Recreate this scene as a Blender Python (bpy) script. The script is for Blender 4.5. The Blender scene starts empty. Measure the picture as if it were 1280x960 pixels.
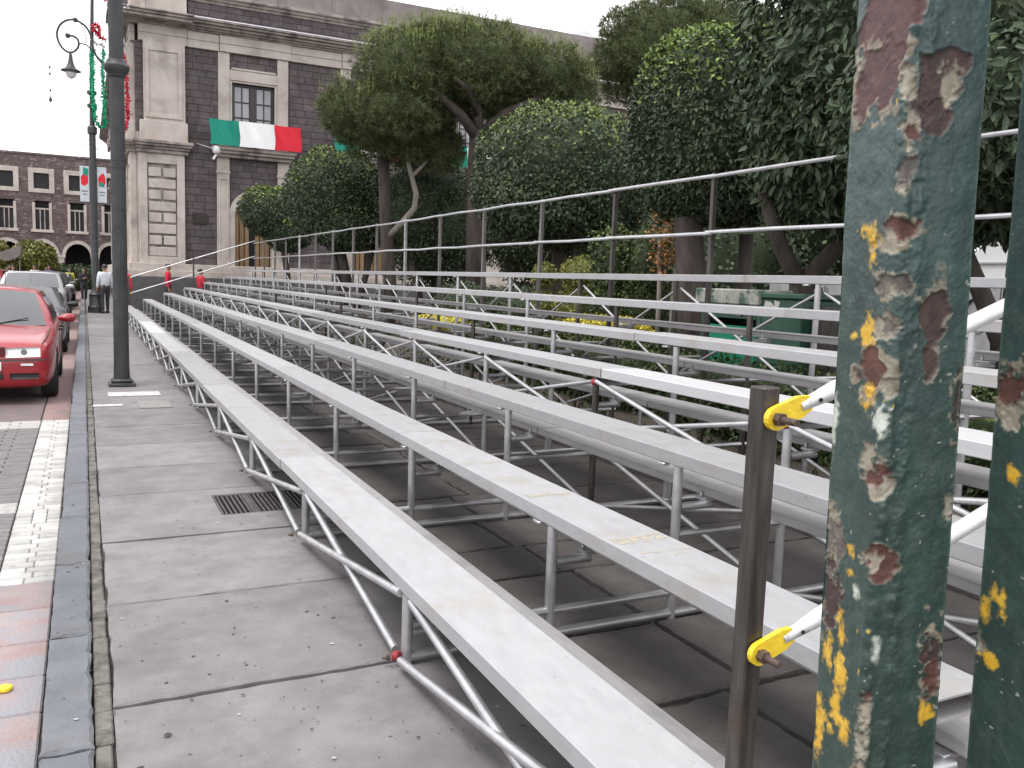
import bpy, bmesh, math, random
import numpy as np
from mathutils import Vector, Matrix

random.seed(7)
rng = np.random.default_rng(11)
S = bpy.context.scene
COL = S.collection
PI = math.pi
R = math.radians

# ------------------------------------------------------------------ camera
cam_d = bpy.data.cameras.new('camera')
cam_d.sensor_width = 36.0
cam_d.lens = 30.375
cam_d.clip_start = 0.05
cam_d.clip_end = 1200
cam = bpy.data.objects.new('camera', cam_d)
COL.objects.link(cam)
H = 1.6
cam.matrix_world = Matrix(((0.8967, 0.0198, -0.4421, 0.0),
                           (-0.4413, 0.1186, -0.8895, 0.0),
                           (0.0348, 0.9927, 0.1151, H), (0, 0, 0, 1)))
_v = Vector((105 - 640, 335 - 480, 1080)).normalized()
_s = 0.035
_k = -1080 * _v[2] / (-_s * _v[0] + _v[1])
_d = Vector((-_s * _k, _k, 1080)).normalized()
if _d[1] < 0:
    _d = -_d
_x = _v.cross(-_d)
cam.matrix_world = Matrix(((_x[0], -_x[1], -_x[2], 0),
                           (_v[0], -_v[1], -_v[2], 0),
                           (-_d[0], _d[1], _d[2], H), (0, 0, 0, 1)))
S.camera = cam

# ------------------------------------------------------------------ sky, sun, exposure
S.view_settings.view_transform = 'Standard'
S.view_settings.look = 'None'
S.view_settings.gamma = 1
S.view_settings.exposure = 0.58
SUN_EL, SUN_AZ = R(68), R(246)          # azimuth clockwise from +Y: from the left, slightly behind
W = bpy.data.worlds.new('World')
S.world = W
W.use_nodes = True
nt = W.node_tree
nt.nodes.clear()
N = nt.nodes.new
sky = N('ShaderNodeTexSky')
sky.sky_type = 'NISHITA'
sky.sun_disc = False
sky.sun_elevation = SUN_EL
sky.sun_rotation = SUN_AZ
sky.dust_density = 4
hs = N('ShaderNodeHueSaturation')
hs.inputs['Saturation'].default_value = 0.12
nt.links.new(sky.outputs[0], hs.inputs['Color'])
# overcast layer: brighter towards the zenith, the same all round
tc = N('ShaderNodeTexCoord')
sep = N('ShaderNodeSeparateXYZ')
nt.links.new(tc.outputs['Generated'], sep.inputs[0])
mr = N('ShaderNodeMapRange')
mr.inputs['From Min'].default_value = -0.05
mr.inputs['From Max'].default_value = 1.0
mr.inputs['To Min'].default_value = 11.6
mr.inputs['To Max'].default_value = 12.6
nt.links.new(sep.outputs['Z'], mr.inputs['Value'])
cl = N('ShaderNodeTexNoise')
cl.inputs['Scale'].default_value = 2.2
cl.inputs['Detail'].default_value = 5
nt.links.new(tc.outputs['Generated'], cl.inputs['Vector'])
cm = N('ShaderNodeMapRange')
cm.inputs['From Min'].default_value = 0.3
cm.inputs['From Max'].default_value = 0.7
cm.inputs['To Min'].default_value = 0.92
cm.inputs['To Max'].default_value = 1.08
nt.links.new(cl.outputs[0], cm.inputs['Value'])
mu = N('ShaderNodeMath')
mu.operation = 'MULTIPLY'
nt.links.new(mr.outputs[0], mu.inputs[0])
nt.links.new(cm.outputs[0], mu.inputs[1])
cc = N('ShaderNodeVectorMath')
cc.operation = 'SCALE'
cc.inputs[0].default_value = (0.985, 0.975, 1.01)
nt.links.new(mu.outputs[0], cc.inputs['Scale'])
mx = N('ShaderNodeMixRGB')
mx.inputs[0].default_value = 0.8
nt.links.new(hs.outputs[0], mx.inputs[1])
nt.links.new(cc.outputs[0], mx.inputs[2])
bg = N('ShaderNodeBackground')
bg.inputs['Strength'].default_value = 0.12
nt.links.new(mx.outputs[0], bg.inputs['Color'])
wo = N('ShaderNodeOutputWorld')
nt.links.new(bg.outputs[0], wo.inputs['Surface'])

sun_d = bpy.data.lights.new('sun', 'SUN')
sun_d.energy = 1.4
sun_d.angle = R(25)
sun_d.color = (1.0, 0.96, 0.9)
sun = bpy.data.objects.new('sun', sun_d)
COL.objects.link(sun)
_sd = Vector((math.sin(SUN_AZ) * math.cos(SUN_EL), math.cos(SUN_AZ) * math.cos(SUN_EL), math.sin(SUN_EL)))
sun.rotation_euler = _sd.to_track_quat('Z', 'Y').to_euler()
S.cycles.max_bounces = 5
S.cycles.diffuse_bounces = 3
S.cycles.glossy_bounces = 3
S.cycles.transparent_max_bounces = 6

# ------------------------------------------------------------------ helpers
def link(name, mesh, mat=None, parent=None):
    o = bpy.data.objects.new(name, mesh)
    COL.objects.link(o)
    if mat is not None and mesh is not None:
        if not len(mesh.materials):
            for m in (mat if isinstance(mat, (list, tuple)) else [mat]):
                mesh.materials.append(m)
    if parent:
        o.parent = parent
    return o

def tag(o, label=None, cat=None, group=None, kind=None):
    if label: o['label'] = label
    if cat: o['category'] = cat
    if group: o['group'] = group
    if kind: o['kind'] = kind
    return o

def thing(name, label, cat, loc=(0, 0, 0), rz=0, group=None):
    o = bpy.data.objects.new(name, None)
    o.empty_display_size = 0.2
    COL.objects.link(o)
    o.location = loc
    o.rotation_euler = (0, 0, rz)
    return tag(o, label, cat, group)

def copy_tree(o, parent=None):
    c = o.copy()
    COL.objects.link(c)
    if parent: c.parent = parent
    for ch in list(o.children):
        copy_tree(ch, c)
    return c

class MB:
    """collects shapes into one mesh"""
    def __init__(self, fn=None):
        self.v, self.f, self.mi, self.fn = [], [], [], fn
    def add(self, vs, fs, m=0):
        b = len(self.v)
        self.v += [tuple(p) for p in vs]
        self.f += [tuple(i + b for i in f) for f in fs]
        self.mi += [m] * len(fs)
        return self
    def box(self, a, b, m=0):
        x0, y0, z0 = a; x1, y1, z1 = b
        if x0 > x1: x0, x1 = x1, x0
        if y0 > y1: y0, y1 = y1, y0
        if z0 > z1: z0, z1 = z1, z0
        vs = [(x0,y0,z0),(x1,y0,z0),(x1,y1,z0),(x0,y1,z0),(x0,y0,z1),(x1,y0,z1),(x1,y1,z1),(x0,y1,z1)]
        return self.add(vs, [(0,3,2,1),(4,5,6,7),(0,1,5,4),(1,2,6,5),(2,3,7,6),(3,0,4,7)], m)
    def cbox(self, a, b, c=0.005, m=0):
        """box with chamfered edges"""
        lo = [min(a[i], b[i]) for i in range(3)]; hi = [max(a[i], b[i]) for i in range(3)]
        c = min([c] + [(hi[i] - lo[i]) * 0.45 for i in range(3)])
        vs, idx = [], {}
        for sx in (0, 1):
            for sy in (0, 1):
                for sz in (0, 1):
                    s = (sx, sy, sz)
                    for ax in range(3):
                        p = []
                        for i in range(3):
                            e = hi[i] if s[i] else lo[i]
                            if i != ax: e += -c if s[i] else c
                            p.append(e)
                        idx[(s, ax)] = len(vs); vs.append(p)
        fs = []
        for ax in range(3):
            o1, o2 = [i for i in range(3) if i != ax]
            for sd in (0, 1):
                q = []
                for (p, r) in ((0,0),(1,0),(1,1),(0,1)):
                    s = [0,0,0]; s[ax] = sd; s[o1] = p; s[o2] = r
                    q.append(idx[(tuple(s), ax)])
                fl = (ax == 1)
                if (sd == 0) != fl: q = q[::-1]
                fs.append(q)
        for ax in range(3):          # edges along axis ax
            o1, o2 = [i for i in range(3) if i != ax]
            for p in (0, 1):
                for r in (0, 1):
                    s0 = [0,0,0]; s0[o1] = p; s0[o2] = r; s1 = list(s0); s1[ax] = 1
                    s0, s1 = tuple(s0), tuple(s1)
                    q = [idx[(s0,o1)], idx[(s1,o1)], idx[(s1,o2)], idx[(s0,o2)]]
                    fs.append(q)
        for sx in (0,1):
            for sy in (0,1):
                for sz in (0,1):
                    s = (sx,sy,sz)
                    fs.append([idx[(s,0)], idx[(s,1)], idx[(s,2)]])
        cen = Vector([(lo[i]+hi[i])/2 for i in range(3)])
        out = []
        for q in fs:
            P = [Vector(vs[i]) for i in q]
            n = (P[1]-P[0]).cross(P[2]-P[0])
            mid = sum(P, Vector()) / len(P)
            out.append(tuple(q) if n.dot(mid - cen) >= 0 else tuple(q[::-1]))
        return self.add(vs, out, m)
    def tube(self, p0, p1, r, n=10, r1=None, cap=True, m=0):
        return self.path([p0, p1], [r, r if r1 is None else r1], n, cap, m)
    def path(self, pts, radii, n=8, cap=True, m=0):
        pts = [Vector(p) for p in pts]
        if not isinstance(radii, (list, tuple)): radii = [radii] * len(pts)
        vs, fs = [], []
        t0 = (pts[1] - pts[0]).normalized()
        up = Vector((0, 0, 1)) if abs(t0.z) < 0.9 else Vector((1, 0, 0))
        u = t0.cross(up).normalized()
        for i, p in enumerate(pts):
            if i == 0: t = pts[1] - pts[0]
            elif i == len(pts) - 1: t = pts[-1] - pts[-2]
            else: t = (pts[i+1] - p).normalized() + (p - pts[i-1]).normalized()
            t.normalize()
            u = (u - t * u.dot(t)).normalized()
            w = t.cross(u)
            for k in range(n):
                a = 2 * PI * k / n
                vs.append(p + (u * math.cos(a) + w * math.sin(a)) * radii[i])
        for i in range(len(pts) - 1):
            for k in range(n):
                a, b = i*n + k, i*n + (k+1) % n
                fs.append((a, b, b + n, a + n))
        if cap:
            fs.append(tuple(range(n))[::-1])
            fs.append(tuple(range((len(pts)-1)*n, len(pts)*n)))
        return self.add(vs, fs, m)
    def lathe(self, prof, c=(0,0,0), n=16, m=0):
        vs, fs = [], []
        for (r, z) in prof:
            for k in range(n):
                a = 2*PI*k/n
                vs.append((c[0] + r*math.cos(a), c[1] + r*math.sin(a), c[2] + z))
        for i in range(len(prof)-1):
            for k in range(n):
                a, b = i*n+k, i*n+(k+1) % n
                fs.append((a, b, b+n, a+n))
        fs.append(tuple(range(n))[::-1]); fs.append(tuple(range((len(prof)-1)*n, len(prof)*n)))
        return self.add(vs, fs, m)
    def prism(self, poly, axis, a, b, m=0):
        """polygon (2D points) extruded along axis 0/1/2 from a to b"""
        n = len(poly); vs = []
        for t in (a, b):
            for (p, q) in poly:
                vs.append({0: (t, p, q), 1: (p, t, q), 2: (p, q, t)}[axis])
        fs = [tuple(range(n)), tuple(range(n, 2*n))[::-1]]
        for i in range(n):
            j = (i+1) % n
            fs.append((i, i+n, j+n, j))
        return self.add(vs, fs, m)
    def worn(self, x0, x1, y0, y1, z0, z1, c=.008, amp=.003, step=.05, m=0):
        """a slab whose top edges are chipped and uneven"""
        pts, nrm = [], []
        def side(a, b, n):
            k = max(2, int(math.hypot(b[0]-a[0], b[1]-a[1])/step)); j = 0.0
            for i in range(k):
                j = .55*j + amp*abs(rng.normal())*(.6 if rng.random() > .08 else 3.0)
                t = i/k
                d = min(j, amp*4) if i else 0
                pts.append((a[0]+(b[0]-a[0])*t - n[0]*d, a[1]+(b[1]-a[1])*t - n[1]*d)); nrm.append(n)
        side((x0,y0),(x1,y0),(0,-1)); side((x1,y0),(x1,y1),(1,0)); side((x1,y1),(x0,y1),(0,1)); side((x0,y1),(x0,y0),(-1,0))
        n = len(pts)
        cx, cy = (x0+x1)/2, (y0+y1)/2
        vs = [(p[0], p[1], z0) for p in pts]+[(p[0], p[1], z1-c*rng.uniform(.4,1.1)) for p in pts]
        vs += [(p[0]+(c if p[0] < cx else -c)*rng.uniform(.6,1.3), p[1]+(c if p[1] < cy else -c)*rng.uniform(.6,1.3), z1) for p in pts]
        fs = []
        for i in range(n):
            j = (i+1) % n
            fs += [(i, j, n+j, n+i), (n+i, n+j, 2*n+j, 2*n+i)]
        fs.append(tuple(range(2*n, 3*n)))
        return self.add(vs, fs, m)
    def mesh(self, name, smooth=False, off=(0,0,0), fix=False):
        me = bpy.data.meshes.new(name)
        vs = self.v
        if self.fn: vs = [self.fn(*p) for p in vs]
        if off != (0,0,0): vs = [(p[0]-off[0], p[1]-off[1], p[2]-off[2]) for p in vs]
        me.from_pydata(vs, [], self.f)
        if any(self.mi): me.polygons.foreach_set('material_index', self.mi)
        if fix:
            bm = bmesh.new(); bm.from_mesh(me)
            bmesh.ops.recalc_face_normals(bm, faces=bm.faces)
            bm.to_mesh(me); bm.free()
        if smooth == 'auto':
            me.polygons.foreach_set('use_smooth', [True]*len(me.polygons))
            try: me.set_sharp_from_angle(angle=R(38))
            except Exception: pass
        elif smooth:
            me.polygons.foreach_set('use_smooth', [True]*len(me.polygons))
        me.update()
        return me
    def build(self, name, mat, parent=None, smooth=False, world=True, fix=False):
        """world=True: shapes were given in world coordinates; the object keeps its parent's place"""
        off = (0,0,0)
        if parent is not None and world:
            l = Vector((0,0,0)); p = parent
            while p: l += p.location; p = p.parent
            off = tuple(l)
        return link(name, self.mesh(name, smooth, off, fix), mat, parent)

def top(name, label, cat, mb, mat, loc, smooth=False, group=None, kind=None):
    o = link(name, mb.mesh(name, smooth, tuple(loc)), mat)
    o.location = loc
    return tag(o, label, cat, group, kind)

# ------------------------------------------------------------------ materials
def material(name, c1, c2=None, rough=0.6, metal=0.0, scale=6.0, detail=6, bump=0.0, bscale=None, rnd=0.0,
             stain=None, sscale=1.5, samt=(0.55, 0.7), coat=0.0, stretch=(1,1,1), spec=0.5, attr=None, rvar=0.0, fine=None):
    m = bpy.data.materials.new(name)
    m.use_nodes = True
    t = m.node_tree
    n, l = t.nodes, t.links
    b = n['Principled BSDF']
    b.inputs['Roughness'].default_value = rough
    b.inputs['Metallic'].default_value = metal
    b.inputs['Specular IOR Level'].default_value = spec
    if coat:
        b.inputs['Coat Weight'].default_value = coat
        b.inputs['Coat Roughness'].default_value = 0.06
    g = n.new('ShaderNodeNewGeometry')
    mp = n.new('ShaderNodeMapping')
    mp.inputs['Scale'].default_value = stretch
    l.new(g.outputs['Position'], mp.inputs['Vector'])
    nz = n.new('ShaderNodeTexNoise')
    nz.inputs['Scale'].default_value = scale
    nz.inputs['Detail'].default_value = detail
    nz.inputs['Roughness'].default_value = 0.62
    l.new(mp.outputs[0], nz.inputs['Vector'])
    c2 = c2 or c1
    cr = n.new('ShaderNodeValToRGB')
    cr.color_ramp.elements[0].position = 0.32
    cr.color_ramp.elements[1].position = 0.68
    cr.color_ramp.elements[0].color = (*c1, 1)
    cr.color_ramp.elements[1].color = (*c2, 1)
    l.new(nz.outputs[0], cr.inputs[0])
    col = cr.outputs[0]
    if fine:                                  # small specks: (scale, colour, threshold)
        vz = n.new('ShaderNodeTexNoise'); vz.inputs['Scale'].default_value = fine[0]; vz.inputs['Detail'].default_value = 3
        l.new(mp.outputs[0], vz.inputs['Vector'])
        r2 = n.new('ShaderNodeMapRange'); r2.inputs['From Min'].default_value = fine[2]; r2.inputs['From Max'].default_value = fine[2] + 0.05
        l.new(vz.outputs[0], r2.inputs['Value'])
        mm = n.new('ShaderNodeMixRGB'); mm.inputs[2].default_value = (*fine[1], 1)
        l.new(r2.outputs[0], mm.inputs[0]); l.new(col, mm.inputs[1]); col = mm.outputs[0]
    if stain:
        sz = n.new('ShaderNodeTexNoise'); sz.inputs['Scale'].default_value = sscale; sz.inputs['Detail'].default_value = 7
        sz.inputs['Roughness'].default_value = 0.66
        l.new(g.outputs['Position'], sz.inputs['Vector'])
        r2 = n.new('ShaderNodeMapRange'); r2.inputs['From Min'].default_value = samt[0]; r2.inputs['From Max'].default_value = samt[1]
        l.new(sz.outputs[0], r2.inputs['Value'])
        mm = n.new('ShaderNodeMixRGB'); mm.inputs[2].default_value = (*stain, 1)
        l.new(r2.outputs[0], mm.inputs[0]); l.new(col, mm.inputs[1]); col = mm.outputs[0]
    if attr:
        at = n.new('ShaderNodeAttribute'); at.attribute_name = attr
        mm = n.new('ShaderNodeMixRGB'); mm.blend_type = 'MULTIPLY'; mm.inputs[0].default_value = 1
        l.new(col, mm.inputs[1]); l.new(at.outputs['Color'], mm.inputs[2]); col = mm.outputs[0]
    if rnd:
        oi = n.new('ShaderNodeObjectInfo')
        r2 = n.new('ShaderNodeMapRange'); r2.inputs['To Min'].default_value = 1 - rnd; r2.inputs['To Max'].default_value = 1 + rnd
        l.new(oi.outputs['Random'], r2.inputs['Value'])
        vm = n.new('ShaderNodeVectorMath'); vm.operation = 'SCALE'
        l.new(col, vm.inputs[0]); l.new(r2.outputs[0], vm.inputs['Scale']); col = vm.outputs[0]
    l.new(col, b.inputs['Base Color'])
    if rvar:
        r2 = n.new('ShaderNodeMapRange'); r2.inputs['To Min'].default_value = max(0.05, rough - rvar); r2.inputs['To Max'].default_value = min(1, rough + rvar)
        l.new(nz.outputs[0], r2.inputs['Value']); l.new(r2.outputs[0], b.inputs['Roughness'])
    if bump:
        bz = n.new('ShaderNodeTexNoise'); bz.inputs['Scale'].default_value = bscale or scale * 3; bz.inputs['Detail'].default_value = 5
        l.new(mp.outputs[0], bz.inputs['Vector'])
        bp = n.new('ShaderNodeBump'); bp.inputs['Strength'].default_value = bump; bp.inputs['Distance'].default_value = 0.02
        l.new(bz.outputs[0], bp.inputs['Height']); l.new(bp.outputs[0], b.inputs['Normal'])
    return m

M = {}
M['alu'] = material('aluminium plank', (0.305,0.307,0.315), (0.355,0.357,0.365), 0.5, 0.2, 7, 9, 0.06, 60, rnd=0.13,
                    stain=(0.30,0.275,0.24), sscale=3.2, samt=(0.54,0.72), stretch=(3,1.0,3), rvar=0.08, fine=(34,(0.17,0.165,0.16),0.705))
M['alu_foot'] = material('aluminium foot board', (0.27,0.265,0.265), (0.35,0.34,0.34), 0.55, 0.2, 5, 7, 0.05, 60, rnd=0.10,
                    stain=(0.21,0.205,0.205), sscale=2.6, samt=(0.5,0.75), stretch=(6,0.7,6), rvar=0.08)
M['galv'] = material('galvanised pipe', (0.40,0.40,0.41), (0.54,0.54,0.55), 0.36, 0.7, 9, 6, 0.05, 40, rnd=0.1, rvar=0.1)
M['dark_steel'] = material('bare dark steel', (0.034,0.030,0.028), (0.115,0.102,0.094), 0.42, 0.55, 5, 7, 0.08, 30, stretch=(7,7,0.8), rvar=0.12, stain=(0.10,0.06,0.04), sscale=5, samt=(0.6,0.75))
M['grey_steel'] = material('grey steel post', (0.105,0.097,0.094), (0.19,0.178,0.172), 0.5, 0.4, 5, 7, 0.08, 30, stretch=(7,7,0.8), rvar=0.1)
M['yellow'] = material('yellow paint', (0.74,0.50,0.02), (0.82,0.60,0.03), 0.45, 0, 30, 4, 0.2, 60, stain=(0.34,0.25,0.06), sscale=45, samt=(0.63,0.75))
M['rust'] = material('rusty bolt', (0.07,0.045,0.035), (0.15,0.11,0.09), 0.6, 0.5, 60, 5, 0.3, 160)
M['redmark'] = material('red paint mark', (0.22,0.012,0.02), (0.32,0.03,0.04), 0.5)
M['tape'] = material('yellowed tape residue', (0.36,0.31,0.22), (0.38,0.35,0.29), 0.7, 0, 40)
M['speck_dark'] = material('dark grit', (0.03,0.027,0.025), (0.06,0.055,0.05), 0.9, 0, 30)
M['speck_pale'] = material('pale grit', (0.30,0.29,0.28), (0.45,0.44,0.43), 0.8, 0, 30)
M['alu_new'] = material('brighter newer plank', (0.44,0.44,0.45), (0.50,0.50,0.51), 0.5, 0.15, 7, 9, 0.06, 60, stretch=(6,0.7,6), rvar=0.08)
M['clipm'] = material('plank clip', (0.5,0.5,0.52), (0.6,0.6,0.6), 0.45, 0.5)
M['slab'] = material('sidewalk slab', (0.152,0.143,0.145), (0.212,0.201,0.203), 0.85, 0, 4.5, 10, 0.3, 230, rnd=0.12,
                     stain=(0.12,0.111,0.112), sscale=2.1, samt=(0.48,0.72), fine=(26,(0.05,0.047,0.047),0.685))
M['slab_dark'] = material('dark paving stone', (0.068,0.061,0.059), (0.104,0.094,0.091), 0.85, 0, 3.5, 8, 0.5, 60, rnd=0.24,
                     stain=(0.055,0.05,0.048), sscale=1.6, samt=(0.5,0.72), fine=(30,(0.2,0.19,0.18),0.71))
M['joint'] = material('joint dirt', (0.035,0.032,0.028), (0.06,0.055,0.048), 0.95, 0, 20, 6, 0.4, 60)
M['kerb'] = material('painted kerb stone', (0.098,0.104,0.118), (0.138,0.144,0.16), 0.75, 0, 5, 8, 0.3, 60, rnd=0.10,
                     stain=(0.11,0.107,0.107), sscale=3, samt=(0.54,0.66), fine=(26,(0.4,0.4,0.4),0.73))
M['mortar'] = material('grimy mortar strip', (0.11,0.10,0.09), (0.17,0.16,0.145), 0.95, 0, 14, 8, 0.5, 50, stain=(0.07,0.065,0.055), sscale=9, samt=(0.45,0.6))
M['white_paver'] = material('white painted paver', (0.36,0.355,0.34), (0.47,0.465,0.45), 0.75, 0, 8, 8, 0.35, 60, rnd=0.20, stain=(0.20,0.195,0.19), sscale=7, samt=(0.55,0.75))
M['pink_paver'] = material('worn red painted paver', (0.265,0.185,0.18), (0.29,0.25,0.248), 0.8, 0, 5, 8, 0.35, 60, rnd=0.10, stain=(0.23,0.23,0.25), sscale=4, samt=(0.48,0.6))
M['red_strip'] = material('red painted gutter', (0.21,0.135,0.125), (0.26,0.175,0.165), 0.8, 0, 4, 8, 0.3, 60, rnd=0.06, stain=(0.17,0.135,0.13), sscale=3, samt=(0.5,0.65))
M['grey_paver'] = material('grey road paver', (0.125,0.118,0.118), (0.18,0.172,0.172), 0.85, 0, 7, 7, 0.4, 50, rnd=0.1, stain=(0.4,0.39,0.38), sscale=2.3, samt=(0.6,0.72))
M['road_red'] = material('reddish road paving', (0.135,0.102,0.10), (0.18,0.135,0.13), 0.85, 0, 3, 8, 0.3, 60, stain=(0.13,0.11,0.11), sscale=1.1, samt=(0.45,0.7))
M['cast'] = material('cast iron grate', (0.05,0.045,0.045), (0.10,0.09,0.088), 0.6, 0.4, 20, 5, 0.2, 80)
M['pit'] = material('pit', (0.012,0.011,0.011), None, 0.95)
M['cover_white'] = material('worn white paint on cover', (0.44,0.435,0.42), (0.54,0.535,0.51), 0.75, 0, 14, 7, 0.3, 60, stain=(0.28,0.27,0.26), sscale=14, samt=(0.52,0.62))
M['cover'] = material('concrete cover', (0.18,0.175,0.17), (0.24,0.232,0.225), 0.85, 0, 12, 7, 0.3, 60)
M['soil'] = material('garden soil', (0.06,0.048,0.038), (0.11,0.09,0.07), 0.95, 0, 6, 9, 0.8, 25)
M['ground'] = material('asphalt', (0.055,0.052,0.052), (0.09,0.085,0.085), 0.9, 0, 2, 8, 0.2, 60)
M['cream'] = material('cream quarry stone', (0.43,0.375,0.335), (0.54,0.485,0.445), 0.85, 0, 1.8, 8, 0.25, 30, rnd=0.06,
                      stain=(0.29,0.25,0.225), sscale=0.9, samt=(0.5,0.72), stretch=(1,1,0.6))
M['cornice'] = material('weathered cornice stone', (0.27,0.235,0.21), (0.38,0.33,0.30), 0.9, 0, 2.5, 8, 0.3, 30,
                      stain=(0.12,0.105,0.10), sscale=1.6, samt=(0.46,0.62))
M['tezontle'] = material('dark volcanic stone', (0.070,0.058,0.059), (0.115,0.097,0.099), 0.9, 0, 2.2, 8, 0.5, 25,
                      stain=(0.155,0.135,0.135), sscale=2.8, samt=(0.56,0.72), attr='tone')
M['mortar_dark'] = material('dark mortar', (0.06,0.05,0.052), (0.09,0.077,0.08), 0.95, 0, 8)
M['plinth'] = material('grey basalt plinth', (0.075,0.073,0.073), (0.12,0.115,0.115), 0.8, 0, 3, 7, 0.2, 40)
M['parapet'] = material('grey parapet stone', (0.20,0.175,0.17), (0.27,0.24,0.235), 0.9, 0, 1.5, 8, 0.25, 25, stain=(0.15,0.13,0.125), sscale=0.8, samt=(0.48,0.7))
M['flashing'] = material('pale metal flashing', (0.7,0.7,0.74), None, 0.4, 0.3)
M['banner'] = material('faded banner cloth', (0.46,0.49,0.52), (0.54,0.57,0.60), 0.8)
M['frame_wood'] = material('dark window frame', (0.028,0.02,0.019), (0.045,0.034,0.03), 0.5, 0, 12)
M['glass_grey'] = material('window glass', (0.27,0.27,0.29), (0.34,0.34,0.36), 0.25, 0.0, 0.8, spec=0.5)
M['door_wood'] = material('light door wood', (0.20,0.125,0.06), (0.32,0.21,0.11), 0.6, 0, 6, 7, 0.2, 40, stretch=(5,5,0.5), rnd=0.15)
M['black_void'] = material('dark interior', (0.012,0.011,0.011), None, 0.9)
M['bronze'] = material('dark bronze plaque', (0.035,0.03,0.028), (0.06,0.055,0.05), 0.45, 0.6, 30, bump=0.6, bscale=60)
M['brick'] = material('far dark red masonry', (0.080,0.056,0.055), (0.145,0.105,0.10), 0.9, 0, 1.6, 9, 0.4, 12,
                      stain=(0.19,0.15,0.145), sscale=3.2, samt=(0.54,0.66), stretch=(0.6,1,1.6), fine=(4.5,(0.27,0.23,0.22),0.60))
M['lamp_iron'] = material('dark grey lamp paint', (0.026,0.029,0.031), (0.05,0.053,0.055), 0.5, 0.15, 5, 8, 0.15, 40, stain=(0.09,0.09,0.09), sscale=6, samt=(0.6,0.75))
M['lamp_glass'] = material('frosted lamp glass', (0.55,0.55,0.55), (0.68,0.68,0.66), 0.25)
M['tinsel_g'] = material('green tinsel', (0.005,0.28,0.13), (0.01,0.42,0.22), 0.35, 0.2, 20)
M['tinsel_r'] = material('red tinsel', (0.42,0.015,0.03), (0.6,0.03,0.06), 0.35, 0.2, 20)
M['tinsel_w'] = material('silver tinsel', (0.5,0.5,0.52), (0.7,0.7,0.7), 0.35, 0.4, 20)
M['wire'] = material('thin dark wire', (0.05,0.05,0.05), None, 0.6, 0.3)
M['flag_g'] = material('green flag cloth', (0.0,0.215,0.15), (0.01,0.25,0.18), 0.8)
M['flag_w'] = material('white flag cloth', (0.78,0.78,0.78), (0.82,0.82,0.82), 0.8)
M['flag_r'] = material('red flag cloth', (0.60,0.012,0.03), (0.66,0.02,0.04), 0.8)
M['white_metal'] = material('white painted metal', (0.52,0.52,0.53), (0.62,0.62,0.62), 0.4, 0.3, 8, 7, 0.05, 50, stain=(0.33,0.32,0.31), sscale=22, samt=(0.58,0.70))
M['bark'] = material('rough bark', (0.034,0.026,0.022), (0.080,0.064,0.055), 0.95, 0, 7, 8, 1.0, 22, stretch=(1,1,0.25))
M['bark_grey'] = material('pale grey bark', (0.17,0.145,0.125), (0.28,0.25,0.22), 0.9, 0, 7, 8, 0.8, 22, stretch=(1,1,0.3))
def leafmat(name, c1, c2, rough=0.42, spec=0.5):
    m = material(name, c1, c2, rough, 0, 1.2, 5, attr='tone', spec=spec)
    return m
M['leaf_ficus'] = leafmat('glossy dark leaves', (0.048,0.069,0.039), (0.066,0.092,0.051), 0.48, 0.25)
M['leaf_bush'] = leafmat('small dark leaves', (0.053,0.073,0.043), (0.072,0.097,0.055), 0.55, 0.2)
M['needle'] = leafmat('pine needles', (0.085,0.105,0.045), (0.118,0.142,0.062), 0.6, 0.2)
M['leaf_yellow'] = leafmat('yellow green leaves', (0.15,0.155,0.035), (0.20,0.205,0.055), 0.5, 0.3)
M['leaf_hedge'] = leafmat('hedge leaves', (0.036,0.056,0.018), (0.056,0.08,0.026), 0.5, 0.3)
M['leaf_dry'] = leafmat('dry orange leaves', (0.30,0.15,0.06), (0.40,0.23,0.10), 0.7)
M['flower'] = leafmat('yellow flowers', (0.52,0.45,0.04), (0.62,0.54,0.08), 0.6)
M['kiosk'] = material('scuffed dark green sheet', (0.018,0.065,0.04), (0.03,0.09,0.058), 0.5, 0, 3, 7, 0.1, 40, stain=(0.10,0.13,0.11), sscale=7, samt=(0.6,0.7))
M['kiosk_bright'] = material('bright green panel', (0.0,0.19,0.11), (0.005,0.22,0.13), 0.5, 0, 2)
M['kiosk_rim'] = material('peeled pale rim', (0.25,0.25,0.22), (0.42,0.42,0.38), 0.8, 0, 12, 8, 0.3, 40, stain=(0.05,0.10,0.07), sscale=6, samt=(0.5,0.6))
M['canvas'] = material('white canvas', (0.68,0.68,0.68), (0.76,0.76,0.76), 0.85, 0, 2)
M['hoarding'] = material('pale scribbled wall', (0.33,0.33,0.34), (0.48,0.48,0.48), 0.8, 0, 3, 8, stain=(0.16,0.16,0.17), sscale=3.4, samt=(0.56,0.62))
M['skin'] = material('skin', (0.30,0.17,0.11), (0.34,0.20,0.13), 0.55)
M['hair'] = material('dark hair', (0.012,0.01,0.009), (0.02,0.017,0.015), 0.5)
M['eye'] = material('dark eye', (0.02,0.015,0.012), None, 0.2)
M['pane_dark'] = material('dark far glass', (0.018,0.019,0.021), (0.03,0.031,0.034), 0.35, 0, 0.8, spec=0.25)
M['tyre'] = material('tyre rubber', (0.018,0.018,0.018), (0.03,0.03,0.03), 0.8, 0, 12, bump=0.1)
M['rim'] = material('alloy rim', (0.35,0.35,0.36), (0.45,0.45,0.46), 0.35, 0.7)
M['car_glass'] = material('car glass', (0.03,0.036,0.038), (0.05,0.056,0.058), 0.06, 0.0, 1, spec=1.0, coat=0.6)
M['car_black'] = material('black trim', (0.012,0.012,0.012), (0.02,0.02,0.02), 0.5)
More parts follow.
